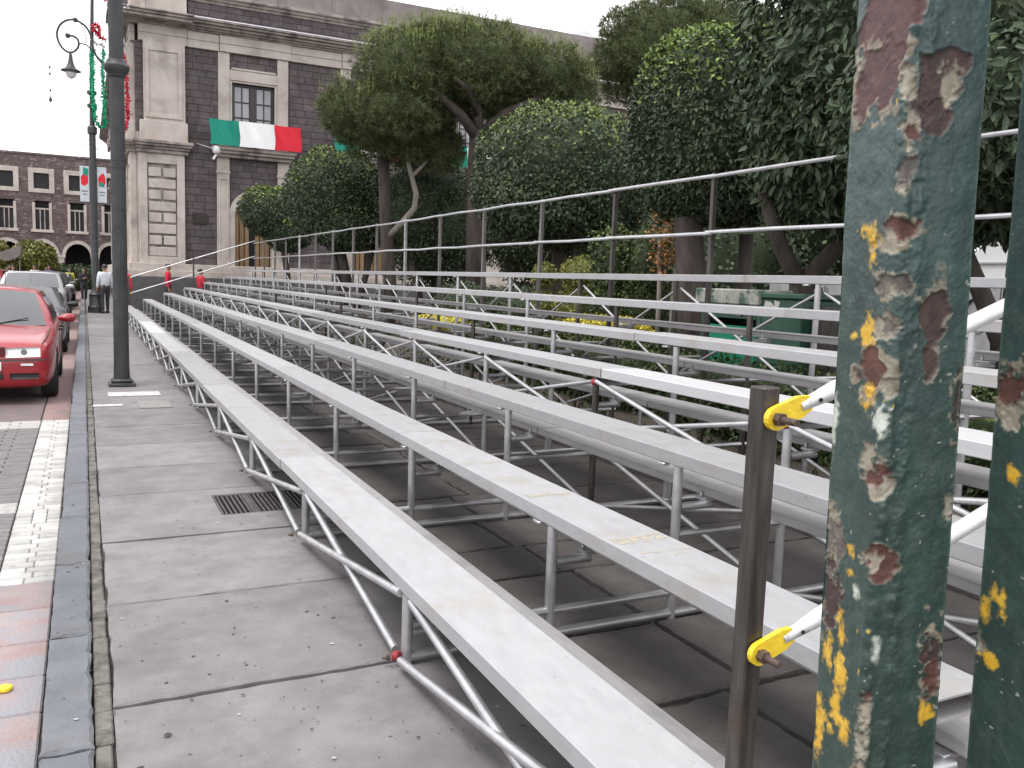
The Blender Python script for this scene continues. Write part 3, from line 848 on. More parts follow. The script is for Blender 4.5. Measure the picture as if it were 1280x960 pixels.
def facade(fn, U, nb, full):
    dark = []
    # backing wall
    mb = MB(fn); mb.box((0.02,-.8,0),(U,-.45,13.3)); mb.build('backing_wall', M['mortar_dark'], civic, fix=True)
    # plinth and base
    if fn is faA: MB().box((1.906,37.006,1.36),(2.6,37.7,10.25)).build('corner_stone', M['cream'], civic)
    e = 0.5
    bx(fn, 'plinth', 'plinth', (-e+.02 if fn is faA else .0, U, 0, e, 0, 1.36))
    bx(fn, 'base_course', 'cream', (-.42 if fn is faA else 0, U, 0, .42, 1.363, 1.62), (-.34 if fn is faA else 0, U, 0, .34, 1.62, 1.89))
    # corner pilaster, lower: rusticated panel
    bx(fn, 'pilaster', 'cream', (.07,.36,0,.24,1.893,6.1), (1.43,1.72,0,.24,1.893,6.1), (.36,1.43,0,.24,1.893,2.15), (.36,1.43,0,.24,5.72,6.1))
    bx(fn, 'pilaster_core', 'cornice', (.36,1.43,0,.15,2.15,5.72))
    z = 2.17; k = 0
    while z < 5.6:
        hh = .40
        if k % 2: segs = [(.40,.86),(.93,1.39)]
        else: segs = [(.40,1.39)]
        for (a,b) in segs: bx(fn, 'stone', 'cream', (a,b,.152,.212,z,z+hh-.05), ch=.02)
        z += hh+.035; k += 1
    ledge = [(.0,1.85,0,.34,6.1,6.24),(-.04,1.9,0,.42,6.24,6.34),(-.12,1.98,0,.52,6.34,6.44),(-.16,2.02,0,.58,6.44,6.56)]
    bx(fn, 'ledge', 'cornice', *ledge)
    # corner pilaster, upper: plain panel in a raised border
    bx(fn, 'pilaster', 'cream', (.12,1.84,0,.36,6.563,7.30), (.27,1.76,0,.26,7.30,10.25))
    bx(fn, 'pilaster_border', 'cream', (.33,.47,.262,.31,7.42,10.05), (1.5,1.66,.262,.31,7.42,10.05), (.47,1.5,.262,.31,7.42,7.58), (.47,1.5,.262,.31,9.9,10.05))
    dark.append((1.76,3.0,6.56,10.25)); dark.append((1.74,3.0,1.9,6.56)); dark.append((0,.27,6.9,10.25))
    for j in range(nb):
        b = 3.0 + PITCH*j
        L = lambda *q: tuple((x+b if i < 2 else x) for i, x in enumerate(q))
        # upper jambs and lintel
        bx(fn, 'window_surround', 'cream', L(0,.44,0,.10,6.6,10.25), L(2.30,2.74,0,.10,6.6,10.25), L(.44,2.30,0,.10,9.22,9.62))
        bx(fn, 'surround_moulding', 'cream', L(.44,.54,0,.06,6.6,9.22), L(2.20,2.30,0,.06,6.6,9.22), L(.54,2.20,0,.06,9.14,9.22), L(.50,2.24,.0,.13,9.625,9.70))
        pane_grid(fn, b+.54, b+2.20, 6.62, 9.14, -.10, full and j < 2)
        dark.append((b+.44, b+2.30, 9.70, 10.25))
        # balcony sill on two slim pilasters
        bx(fn, 'sill', 'cornice', L(-.16,2.90,0,.30,6.18,6.32), L(-.22,2.96,0,.42,6.32,6.44), L(-.28,3.02,0,.5,6.44,6.58))
        for (p, q) in ((-.06,.42),(2.32,2.80)):
            bx(fn, 'slim_pilaster', 'cream', L(p,q,0,.14,1.893,6.177), L(p-.03,q+.03,.0,.17,5.55,5.66))
            bx(fn, 'pilaster_border', 'cream', L(p+.06,p+.12,.142,.17,2.2,5.4), L(q-.12,q-.06,.142,.17,2.2,5.4), L(p+.12,q-.12,.142,.17,5.32,5.4))
        dark.append((b+.42, b+2.32, 4.95, 6.18))
        # arched doorway
        mb = MB(fn); n = 14; c_u = b+1.37
        pts_o, pts_i = [], []
        for t in range(n+1):
            an = PI - PI*t/n
            pts_i.append((c_u + .74*math.cos(an), 3.95 + .62*math.sin(an)))
            pts_o.append((c_u + .95*math.cos(an), 4.0 + .93*math.sin(an)))
        pts_i = [(b+.63,1.893)] + pts_i + [(b+2.11,1.893)]
        pts_o = [(b+.42,1.893)] + pts_o + [(b+2.32,1.893)]
        for t in range(len(pts_i)-1):
            (a0,z0),(a1,z1),(o0,y0),(o1,y1) = pts_i[t],pts_i[t+1],pts_o[t],pts_o[t+1]
            mb.add([(a0,.09,z0),(a1,.09,z1),(o1,.09,y1),(o0,.09,y0),(a0,-.35,z0),(a1,-.35,z1),(o0,0,y0),(o1,0,y1)], [(0,1,2,3),(0,4,5,1),(3,2,7,6)])
        mb.build('door_arch', M['cream'], civic)
        mb = MB(fn)
        for s in (0, 1):     # spandrels beside the arch
            o = (pts_o[1:9] if s == 0 else pts_o[8:16])
            cu = b+.42 if s == 0 else b+2.32
            for (p, q) in zip(o[:-1], o[1:]): mb.add([(p[0],.02,p[1]),(q[0],.02,q[1]),(q[0],.02,4.95),(p[0],.02,4.95)], [(0,1,2,3)])
        me = mb.mesh('spandrel', off=B0); set_tone(me, np.ones(len(me.vertices))); link('spandrel', me, M['tezontle'], civic)
        dr = bx(fn, 'door', 'black_void', L(.6,2.14,-.36,-.33,1.4,4.7))
        for t in range(7):
            if t == 3: continue
            a = .66 + t*.205
            bx(fn, 'slat', 'door_wood', L(a, a+.17, -.328, -.29, 1.5, 4.5), parent=dr)
        dark.append((b+2.80, b+PITCH-.02, 1.9, 10.25))
        dark.append((b+2.74, b+2.80, 6.6, 10.25))
    stone_wall(dark, fn, parent=civic, off=B0)
    # entablature, cornice, attic, parapet
    u = .1; k = 0
    while u < U:
        w = [1.75,1.2,2.75,2.1,2.75,2.1,2.75][k % 7] if k < 2 else (2.8 if k % 2 == 0 else 2.1)
        bx(fn, 'architrave_stone', 'cream', (u+.006, min(u+w,U)-.006, 0, .13+(.05 if k % 2 == 0 else 0), 10.253, 10.55), (u+.006, min(u+w,U)-.006, 0, .16+(.05 if k % 2 == 0 else 0), 10.55, 10.86), ch=.012)
        u += w; k += 1
    cc = [(.26,10.863,10.93),(.36,10.93,11.0),(.48,11.0,11.10),(.62,11.10,11.19),(.70,11.19,11.26)]
    bx(fn, 'cornice', 'cornice', *[(-d if fn is faA else 0, U, 0, d, a, b) for (d,a,b) in cc])
    cc = [(.80,10.99,11.10),(.88,11.10,11.195),(.95,11.195,11.265)]
    bx(fn, 'cornice_break', 'cornice', *[(-d if fn is faA else .0, 1.75+d*.3, .3, d, a, b) for (d,a,b) in cc])
    bx(fn, 'flashing', 'flashing', (2.0,U,.0,.71,11.262,11.30), ch=.004)
    stone_wall([(1.9,U,11.3,12.0)], fn, .02, parent=civic, off=B0)
    bx(fn, 'attic_block', 'cream', (.22,1.85,-.3,.14,11.27,13.0), (.12,1.95,-.3,.24,12.98,13.2))
    bx(fn, 'attic_cornice', 'cornice', *[(1.96, U, 0, d, a, b) for (d,a,b) in ((.12,12.003,12.1),(.24,12.1,12.2),(.36,12.2,12.3))])
    uu = 1.97
    while uu < U:
        w = rng.uniform(1.6,2.4)
        bx(fn, 'parapet_stone', 'parapet', (uu, min(uu+w,U)-.008, -.3, .05, 12.303, 13.36), ch=.008); uu += w
facade(faA, 48.0, 9, True)
facade(faB, 36.0, 6, False)
MB().box((2.3,37.5,12.9),(49.5,72.5,13.0)).build('roof', M['parapet'], civic)
# small gabled skylight on the roof
mb = MB(); mb.prism([(21.2,13.0),(24.4,13.0),(24.4,13.62),(22.75,14.32),(21.2,13.62)], 1, 39, 46)
mb.build('roof_light', M['canvas'], civic)
# plaque and the spotlight at the balcony
mb = MB(faA); mb.cbox((2.02,.036,3.5),(2.56,.075,3.95),.01).cbox((2.08,.0751,3.56),(2.50,.085,3.89),.008); mb.build('plaque', M['bronze'], civic, fix=True)
sp = MB(); sp.lathe([(.02,0),(.13,.05),(.16,.16),(.12,.3),(.05,.34)], (4.75,36.35,6.2), 12).tube((4.75,36.4,6.4),(4.1,36.9,6.62),.012,6).tube((4.75,36.35,6.2),(4.62,36.3,6.0),.05,8)
sp.build('spotlight', M['white_metal'], civic, 'auto')

# flags hung over the balconies
def flag(j, label):
    x0 = 4.52 + PITCH*j; W_, Hh = 3.55, 0.98
    ZT = 7.57
    fl = thing('flag', label, 'flag', (x0, 36.4, 6.58), group='flags hung over the balconies')
    cuts = [(0,.315,'flag_g','green_panel'),(.315,.70,'flag_w','white_panel'),(.70,1.0,'flag_r','red_panel')]
    for (a,b,m,nm) in cuts:
        mb = MB(); nu, nv = 16, 8
        for s in (0, 1):
            for i in range(nu+1):
                for k in range(nv+1):
                    u = a+(b-a)*i/nu; v = k/nv
                    dz = .05*math.sin(PI*u)**.5*(1-v)*0 - .03*math.sin(3*PI*u)*(v)
                    yy = 36.40 - .03*math.sin(u*17+v*2) - .018*math.sin(u*41+1.3*v*3) - .02*v + s*.012
                    mb.v.append((x0+u*W_+.03*math.sin(v*5), yy, 6.60 + (ZT-6.6)*v + dz*.4))
        st = (nu+1)*(nv+1)
        for s in (0,1):
            for i in range(nu):
                for k in range(nv):
                    q = s*st + i*(nv+1)+k; f = (q, q+nv+1, q+nv+2, q+1)
                    mb.f.append(f if s == 0 else f[::-1]); mb.mi.append(0)
        mb.build(nm, M[m], fl, True)
    MB().tube((x0-.03,36.45,7.54),(x0+W_+.03,36.45,7.54),.012,6).build('top_rod', M['wire'], fl)
flag(0, 'green, white and red flag cloth over the balcony left of the pines, fully in view')
flag(1, 'green, white and red flag cloth half hidden behind the pine, second balcony from the corner')
flag(2, 'green, white and red flag cloth glimpsed behind the pine trunk, third balcony from the corner')

# ------------------------------------------------------------------ far arcaded building
AY = 85.0
arc = thing('arcaded_building', 'dark red three storey building with round arches at the end of the street', 'building', (-6, AY, 0))
P2 = 2.66; XC0 = -5.76
ks = range(-6, 4)
XL, XR = XC0 + P2*(min(ks)-.5), XC0 + P2*(max(ks)+.5)
def abx(name, mat, *boxes, ch=.02, parent=None):
    mb = MB()
    for b_ in boxes: mb.cbox(b_[0], b_[1], ch)
    return mb.build(name, M[mat], parent or arc)
HW = 1.0
mb = MB()
mb.box((XL,AY+.30,4.15),(XR,AY+9,10.93))                       # upper mass, behind the pierced skin
for k in ks:
    xc = XC0+P2*k
    n = 12
    pts = [(xc+HW*math.cos(PI-PI*t/n), 2.55+HW*1.12*math.sin(PI-PI*t/n)) for t in range(n+1)]
    for (p,q) in zip(pts[:-1], pts[1:]):
        mb.add([(p[0],AY,p[1]),(q[0],AY,q[1]),(q[0],AY,4.6),(p[0],AY,4.6),(p[0],AY+.6,p[1]),(q[0],AY+.6,q[1])], [(0,1,2,3),(0,4,5,1)])
    mb.box((xc+HW,AY,.0),(xc+P2-HW,AY+.6,4.6))
    # wall skin around the two windows of this bay
    x0, x1 = xc-P2/2, xc+P2/2
    for (a,b,z0,z1) in ((x0,xc-.6,4.6,10.93),(xc+.6,x1,4.6,10.93),(xc-.6,xc+.6,4.6,4.75),(xc-.6,xc+.6,7.15,8.1),(xc-.6,xc+.6,9.5,10.93)):
        mb.box((a,AY,z0),(b,AY+.3,z1))
mb.build('wall', M['brick'], arc)
MB().box((XL,AY+3.2,0),(XR,AY+3.4,4.2)).build('arcade_back_wall', M['black_void'], arc)
abx('roof_edge','brick',((XL,AY-.06,10.93),(XR,AY+.3,11.12)))
for k in ks:
    xc = XC0+P2*k; mb = MB(); n = 16
    for (ra, rb, d) in ((HW-.02, HW+.25, -.06),):
        for t in range(n):
            a0, a1 = PI-PI*t/n, PI-PI*(t+1)/n
            q = lambda r, a: (xc+r*math.cos(a), 2.55+r*1.12*math.sin(a))
            A,B_,C_,D_ = q(ra,a0),q(ra,a1),q(rb,a1),q(rb,a0)
            mb.add([(A[0],AY+d,A[1]),(B_[0],AY+d,B_[1]),(C_[0],AY+d,C_[1]),(D_[0],AY+d,D_[1]),
                    (A[0],AY+.3,A[1]),(B_[0],AY+.3,B_[1]),(C_[0],AY-.001,C_[1]),(D_[0],AY-.001,D_[1])], [(0,1,2,3),(0,4,5,1),(3,2,6,7)])
    mb.build('arch', M['cream'], arc)
    abx('column','cream',((xc+HW+.08,AY-.08,0),(xc+P2-HW-.08,AY-.002,2.4)),((xc+HW-.02,AY-.12,2.4),(xc+P2-HW+.02,AY-.002,2.62)))
    # small square upper window
    w = abx('window','black_void',((xc-.6,AY+.24,8.1),(xc+.6,AY+.29,9.5)))
    abx('frame','cream',((xc-.98,AY-.08,7.82),(xc-.58,AY+.2,9.86)),((xc+.58,AY-.08,7.82),(xc+.98,AY+.2,9.86)),((xc-.58,AY-.08,9.46),(xc+.58,AY+.2,9.86)),((xc-.58,AY-.08,7.82),(xc+.58,AY+.2,8.16)),parent=w)
    abx('pane','pane_dark',((xc-.56,AY+.2,8.18),(xc+.56,AY+.235,9.44)),ch=.005,parent=w)
    # tall window
    w = abx('window','black_void',((xc-.6,AY+.24,4.75),(xc+.6,AY+.29,7.15)))
    abx('frame','cream',((xc-.74,AY-.06,4.74),(xc-.52,AY+.2,7.0)),((xc+.52,AY-.06,4.74),(xc+.74,AY+.2,7.0)),parent=w)
    abx('sill','cream',((xc-.86,AY-.16,4.5),(xc+.86,AY+.2,4.736)),parent=w)
    abx('mullion','cream',((xc-.20,AY+.1,4.76),(xc-.12,AY+.2,6.5)),((xc+.14,AY+.1,4.76),(xc+.22,AY+.2,6.5)),((xc-.52,AY+.1,6.42),(xc+.52,AY+.2,6.56)),parent=w)
    abx('pane','pane_dark',((xc-.5,AY+.21,4.77),(xc+.5,AY+.235,6.42)),ch=.005,parent=w)
# more of the square's edge, out of sight to the left, keeps the row going
# ================================================================== LAMP POSTS
def iron(name, mb, parent): return mb.build(name, M['lamp_iron'], parent, 'auto')
LX, LY = .44, 13.05
lp = thing('lamp_post', 'tall dark grey lamp post with scroll arm near the kerb by the red car', 'lamp post', (LX, LY, 0))
mb = MB(); mb.cbox((LX-.17,LY-.17,0),(LX+.17,LY+.17,.045),.008).cbox((LX-.135,LY-.135,.045),(LX+.135,LY+.135,.10),.02); iron('base_plate', mb, lp)
mb = MB()
fl_n = 24; prof = [(.105,.10),(.098,.3),(.096,1.0),(.094,2.4),(.092,4.2),(.090,6.9)]
vs, fs = [], []
for (r, z) in prof:
    for k in range(fl_n*2):
        a = PI*k/fl_n; rr = r*(1 if k % 2 == 0 else .955)
        vs.append((LX+rr*math.cos(a), LY+rr*math.sin(a), z))
n2 = fl_n*2
for i in range(len(prof)-1):
    for k in range(n2): fs.append((i*n2+k, i*n2+(k+1) % n2, (i+1)*n2+(k+1) % n2, (i+1)*n2+k))
mb.add(vs, fs); mb.build('pole', M['lamp_iron'], lp)
mb = MB(); mb.lathe([(.094,4.13),(.11,4.14),(.115,4.17),(.14,4.20),(.162,4.24),(.162,4.28),(.13,4.31),(.12,4.35),(.094,4.37)], (LX,LY,0), 24); iron('collar', mb, lp)
mb = MB(); mb.lathe([(.13,6.9),(.16,6.95),(.15,7.05),(.08,7.15),(.05,7.4),(.01,7.6)], (LX,LY,0), 16); iron('finial', mb, lp)
for z in (2.95, 3.05, 2.4): 
    mb = MB(); mb.lathe([(.092,z),(.0965,z+.002),(.0965,z+.010),(.092,z+.012)], (LX,LY,0), 24); mb.build('strap', M['wire'], lp)
def P1(px, pz): return (px, LY, pz)
arm = [(.22,4.27),(.15,4.36),(.125,4.45)]
def pix(px, py):          # photograph pixel of the arm's plane turned into metres, from the two known ends
    return ((px-145)/75*.70+.44, LY, 4.29+(82-py)*.01098)
spiral = [(128,82),(121,76),(116,66),(114,54),(108,43),(100,38),(92,36),(83,38),(75,44),(71,53),(72,62),(77,70),(85,74),(92,72),(97,66),(97,59),(92,55),(84,55)]
mb = MB(); pp = [Vector(pix(*q)) for q in spiral]
fine = []
for i in range(len(pp)-1):
    p0, p1, p2, p3 = pp[max(i-1,0)], pp[i], pp[i+1], pp[min(i+2,len(pp)-1)]
    for s in range(4):
        t = s/4
        fine.append(.5*((2*p1)+(-p0+p2)*t+(2*p0-5*p1+4*p2-p3)*t*t+(-p0+3*p1-3*p2+p3)*t**3))
fine.append(pp[-1])
mb.path(fine, .0135, 8); mb.lathe([(.005,-.03),(.028,-.02),(.03,.0),(.028,.02),(.005,.03)], pix(84,55), 10)
mb.lathe([(.01,-.03),(.03,-.015),(.03,.015),(.01,.03)], pix(94,36), 10)
iron('scroll_arm', mb, lp)
mb = MB(); mb.path([pix(*q) for q in ((127,80),(116,70),(108,63),(101,62),(96,64))], .009, 6)
mb.path([pix(*q) for q in ((101,40),(106,50),(108,58),(104,63))], .005, 6)
iron('brace_scroll', mb, lp)
lc = pix(87,75)
mb = MB(); mb.lathe([(.012,.0),(.022,-.02),(.028,-.09),(.045,-.15),(.07,-.19),(.12,-.215),(.122,-.225),(.07,-.232)], lc, 18); 
shade = iron('lamp_shade', mb, lp)
mb = MB(); mb.lathe([(.068,-.233),(.066,-.26),(.05,-.295),(.025,-.315),(.004,-.32)], lc, 16); mb.build('globe', M['lamp_glass'], shade, True)

# second lamp post, far down the sidewalk
QX, QY = .36, 34.9
lq = thing('lamp_post', 'far dark lamp post with pedestal base and two banners beside the man in white', 'lamp post', (QX, QY, 0))
mb = MB(); mb.lathe([(.27,0),(.27,.22),(.22,.28),(.21,.62),(.24,.66),(.16,.75),(.125,.9),(.12,3.0),(.11,6.3),(.16,6.35),(.16,6.55),(.10,6.62)], (QX,QY,0), 18); iron('pole', mb, lq)
mb = MB(); mb.path([(QX,QY,6.5),(QX+.02,QY,8.5),(QX+.1,QY,11.6)], [.09,.07,.05], 8)
for z in (7.3,7.75): mb.lathe([(.06,-.10),(.16,-.05),(.16,.05),(.06,.10)], (QX+.01,QY,z), 10)
iron('upper_mast', mb, lq)
mb = MB()
for s in (-1,1): mb.tube((QX,QY,5.22),(QX+s*.42,QY,5.22),.012,6).tube((QX,QY,3.93),(QX+s*.42,QY,3.93),.012,6)
iron('banner_bracket', mb, lq)
for s, lb in ((-1,'left'),(1,'right')):
    x0, x1 = (QX-.43, QX-.13) if s < 0 else (QX+.13, QX+.43)
    ob = thing('banner', 'white banner with red emblem on the road side of the far lamp post' if s < 0 else 'white banner with green and red emblem on the building side of the far lamp post', 'banner', ((x0+x1)/2, QY, 3.93), group='banners on the far lamp post')
    mb = MB(); mb.cbox((x0,QY-.006,3.95),(x1,QY+.006,5.2),.003); mb.build('cloth', M['banner'], ob)
    mb = MB(); mb.prism([(x0+.04,4.55),(x0+.16,4.5),(x0+.27,4.62),(x0+.26,4.86),(x0+.2,5.0),(x0+.1,4.92),(x0+.03,4.8)], 1, QY-.0095, QY-.0065); mb.build('red_print', M['flag_r'] , ob)
    mb = MB(); mb.prism([(x0+.10,4.90),(x0+.26,4.84),(x0+.28,5.1),(x0+.12,5.16)] if s < 0 else [(x0+.06,4.52),(x0+.24,4.5),(x0+.2,4.66),(x0+.08,4.68)], 1, QY-.013, QY-.010); mb.build('green_print', M['flag_g'], ob)
    mb = MB(); mb.box((x0+.05,QY-.009,4.30),(x1-.05,QY-.0065,4.34)).box((x0+.08,QY-.009,4.20),(x1-.08,QY-.0065,4.23)); mb.build('print_lines', M['kerb'], ob)

# festive tinsel hung on the far mast
def garland(pts, r, seed, mat, parent, name='garland'):
    g = np.random.default_rng(seed); mb = MB()
    P = [Vector(p) for p in pts]
    mb.path(P, r*.4, 6)
    for a, b in zip(P[:-1], P[1:]):
        n = max(2, int((b-a).length/.006))
        for i in range(n):
            p = a.lerp(b, i/n)
            d = Vector(g.normal(size=3)); d.normalize(); e = d.cross(Vector(g.normal(size=3))); e.normalize()
            L = r*g.uniform(.8,1.7)
            mb.add([p-e*.03, p+e*.03, p+d*L+e*.01, p+d*L-e*.01], [(0,1,2,3)])
    return mb.build(name, M[mat], parent)
tn = thing('festive_tinsel', 'green and red tinsel light frame hanging high on the far lamp post mast', 'decoration', (QX+.6, QY-.2, 6.4))
TY = QY-.2
def tp(px, py): return ((px-118)*.0258+.43, TY, 6.55+(160-py)*.0276)
garland([tp(116,66),tp(117,90),tp(116,112),tp(118,135),tp(119,152)], 0.098, 1, 'tinsel_g', tn)
garland([tp(119,152),tp(124,160),tp(130,158),tp(134,150)], 0.069, 2, 'tinsel_g', tn)
garland([tp(131,64),tp(129,84),tp(130,110),tp(131,135),tp(131,158)], 0.086, 3, 'tinsel_g', tn)
garland([tp(158,74),tp(159,95),tp(160,115),tp(160,140),tp(158,155),tp(152,163)], 0.098, 4, 'tinsel_r', tn)
garland([tp(150,58),tp(155,62),tp(157,70),tp(153,72)], 0.057, 5, 'tinsel_r', tn)
garland([tp(133,50),tp(127,48),tp(120,41),tp(119,35),tp(124,33),tp(127,38),tp(126,44)], 0.086, 6, 'tinsel_r', tn)
garland([tp(121,0),tp(128,1),tp(136,1)], 0.069, 7, 'tinsel_r', tn)
garland([tp(117,52),tp(122,58),tp(128,56),tp(132,60)], 0.057, 8, 'tinsel_w', tn)
garland([tp(150,6),tp(156,8),tp(163,7),tp(162,3)], 0.046, 9, 'tinsel_w', tn)
garland([tp(151,45),tp(155,45),tp(158,52),tp(153,55)], 0.046, 19, 'tinsel_w', tn)
mb = MB()
for (a,b) in (((122,-6),(122,60)),((116,64),(159,74)),((134,0),(130,64)),((122,152),(128,110)),((116,66),(131,62)),((119,152),(152,163))): mb.tube(tp(*a),tp(*b),.008,5)
mb.tube((QX+.05,QY,9.2),tp(122,64),.01,5)
mb.build('wire_frame', M['wire'], tn)
cn = thing('corner_tinsel', 'green tinsel tuft at the top corner of the dark stone building', 'decoration', (2.1, 36.6, 11.3))
garland([(2.0,36.1,12.3),(2.15,36.1,11.75),(2.3,36.1,11.62),(2.5,36.1,11.9),(2.55,36.1,12.3)], 0.115, 10, 'tinsel_g', cn)
MB().tube((2.0,36.1,12.4),(2.55,36.1,12.4),.01,5).tube((2.2,36.1,12.4),(2.3,36.72,11.28),.01,5).build('wire_frame', M['wire'], cn)
# thin string of ornaments hanging over the street on a cable
hs_ = thing('hanging_ornaments', 'thin string of small dark ornaments hanging in the sky left of the lamp', 'decoration', (-1.1, 34.0, 6.8))
HX = -0.9
def hp(py): return (HX, 34.0, 6.55+(160-py)*.0269)
mb = MB(); mb.tube(hp(60),hp(150),.006,5); 
for py in (96,104,124): mb.lathe([(.01,-.05),(.03,-.02),(.03,.02),(.01,.05)], hp(py), 8)
mb.lathe([(.01,-.10),(.05,-.05),(.05,.0),(.015,.10)], hp(135), 8)
mb.build('string', M['wire'], hs_)
mb = MB(); mb.path([(-12,34,9.6),(-6,34,9.2),(HX,34,9.23),(QX+.05,QY,9.6)], .006, 4); mb.build('cable', M['wire'], hs_)
# loose loops of wire under the tinsel
mb = MB()
for (cx_, cz_, r_) in ((-.02,5.7,.25),(.1,5.95,.2),(.62,5.8,.22)):
    mb.path([(QX+cx_-.1+r_*1.2*math.cos(t*.5), QY-.1, cz_+r_*math.sin(t*.5)) for t in range(14)], .008, 4)
mb.build('wire_loops', M['wire'], tn)

# ================================================================== GREEN STEEL POSTS
def vnoise(u, v, seed, scale):
    """smooth value noise on arrays"""
    g = np.random.default_rng(seed).random((64,64))
    x, y = u*scale, v*scale
    xi, yi = np.floor(x).astype(int), np.floor(y).astype(int)
    fx, fy = x-xi, y-yi
    fx, fy = fx*fx*(3-2*fx), fy*fy*(3-2*fy)
    G = lambda a, b: g[a % 64, b % 64]
    return (G(xi,yi)*(1-fx)+G(xi+1,yi)*fx)*(1-fy)+(G(xi,yi+1)*(1-fx)+G(xi+1,yi+1)*fx)*fy
def fbm(u, v, seed, scale, oct_=4):
    s = 0; a = .5; t = 0
    for o in range(oct_):
        s = s + a*vnoise(u, v, seed+o, scale*2**o); t += a; a *= .55
    return s/t
AZ = R(50.4)
dV = Vector((math.sin(AZ), math.cos(AZ), 0)); eV = Vector((math.cos(AZ), -math.sin(AZ), 0))
mg = bpy.data.materials.new('flaking green paint'); mg.use_nodes = True
_t = mg.node_tree; _b = _t.nodes['Principled BSDF']
_a = _t.nodes.new('ShaderNodeAttribute'); _a.attribute_name = 'tone'
_n = _t.nodes.new('ShaderNodeTexNoise'); _n.inputs['Scale'].default_value = 180; _n.inputs['Detail'].default_value = 4
_g = _t.nodes.new('ShaderNodeNewGeometry'); _t.links.new(_g.outputs['Position'], _n.inputs['Vector'])
_m = _t.nodes.new('ShaderNodeMapRange'); _m.inputs['To Min'].default_value = .78; _m.inputs['To Max'].default_value = 1.22
_t.links.new(_n.outputs[0], _m.inputs['Value'])
_s2 = _t.nodes.new('ShaderNodeVectorMath'); _s2.operation = 'SCALE'
_t.links.new(_a.outputs['Color'], _s2.inputs[0]); _t.links.new(_m.outputs[0], _s2.inputs['Scale'])
_t.links.new(_s2.outputs[0], _b.inputs['Base Color'])
_r = _t.nodes.new('ShaderNodeAttribute'); _r.attribute_name = 'gloss'
_t.links.new(_r.outputs['Fac'], _b.inputs['Roughness'])
_bp = _t.nodes.new('ShaderNodeBump'); _bp.inputs['Strength'].default_value = .25; _bp.inputs['Distance'].default_value = .004
_t.links.new(_n.outputs[0], _bp.inputs['Height']); _t.links.new(_bp.outputs[0], _b.inputs['Normal'])

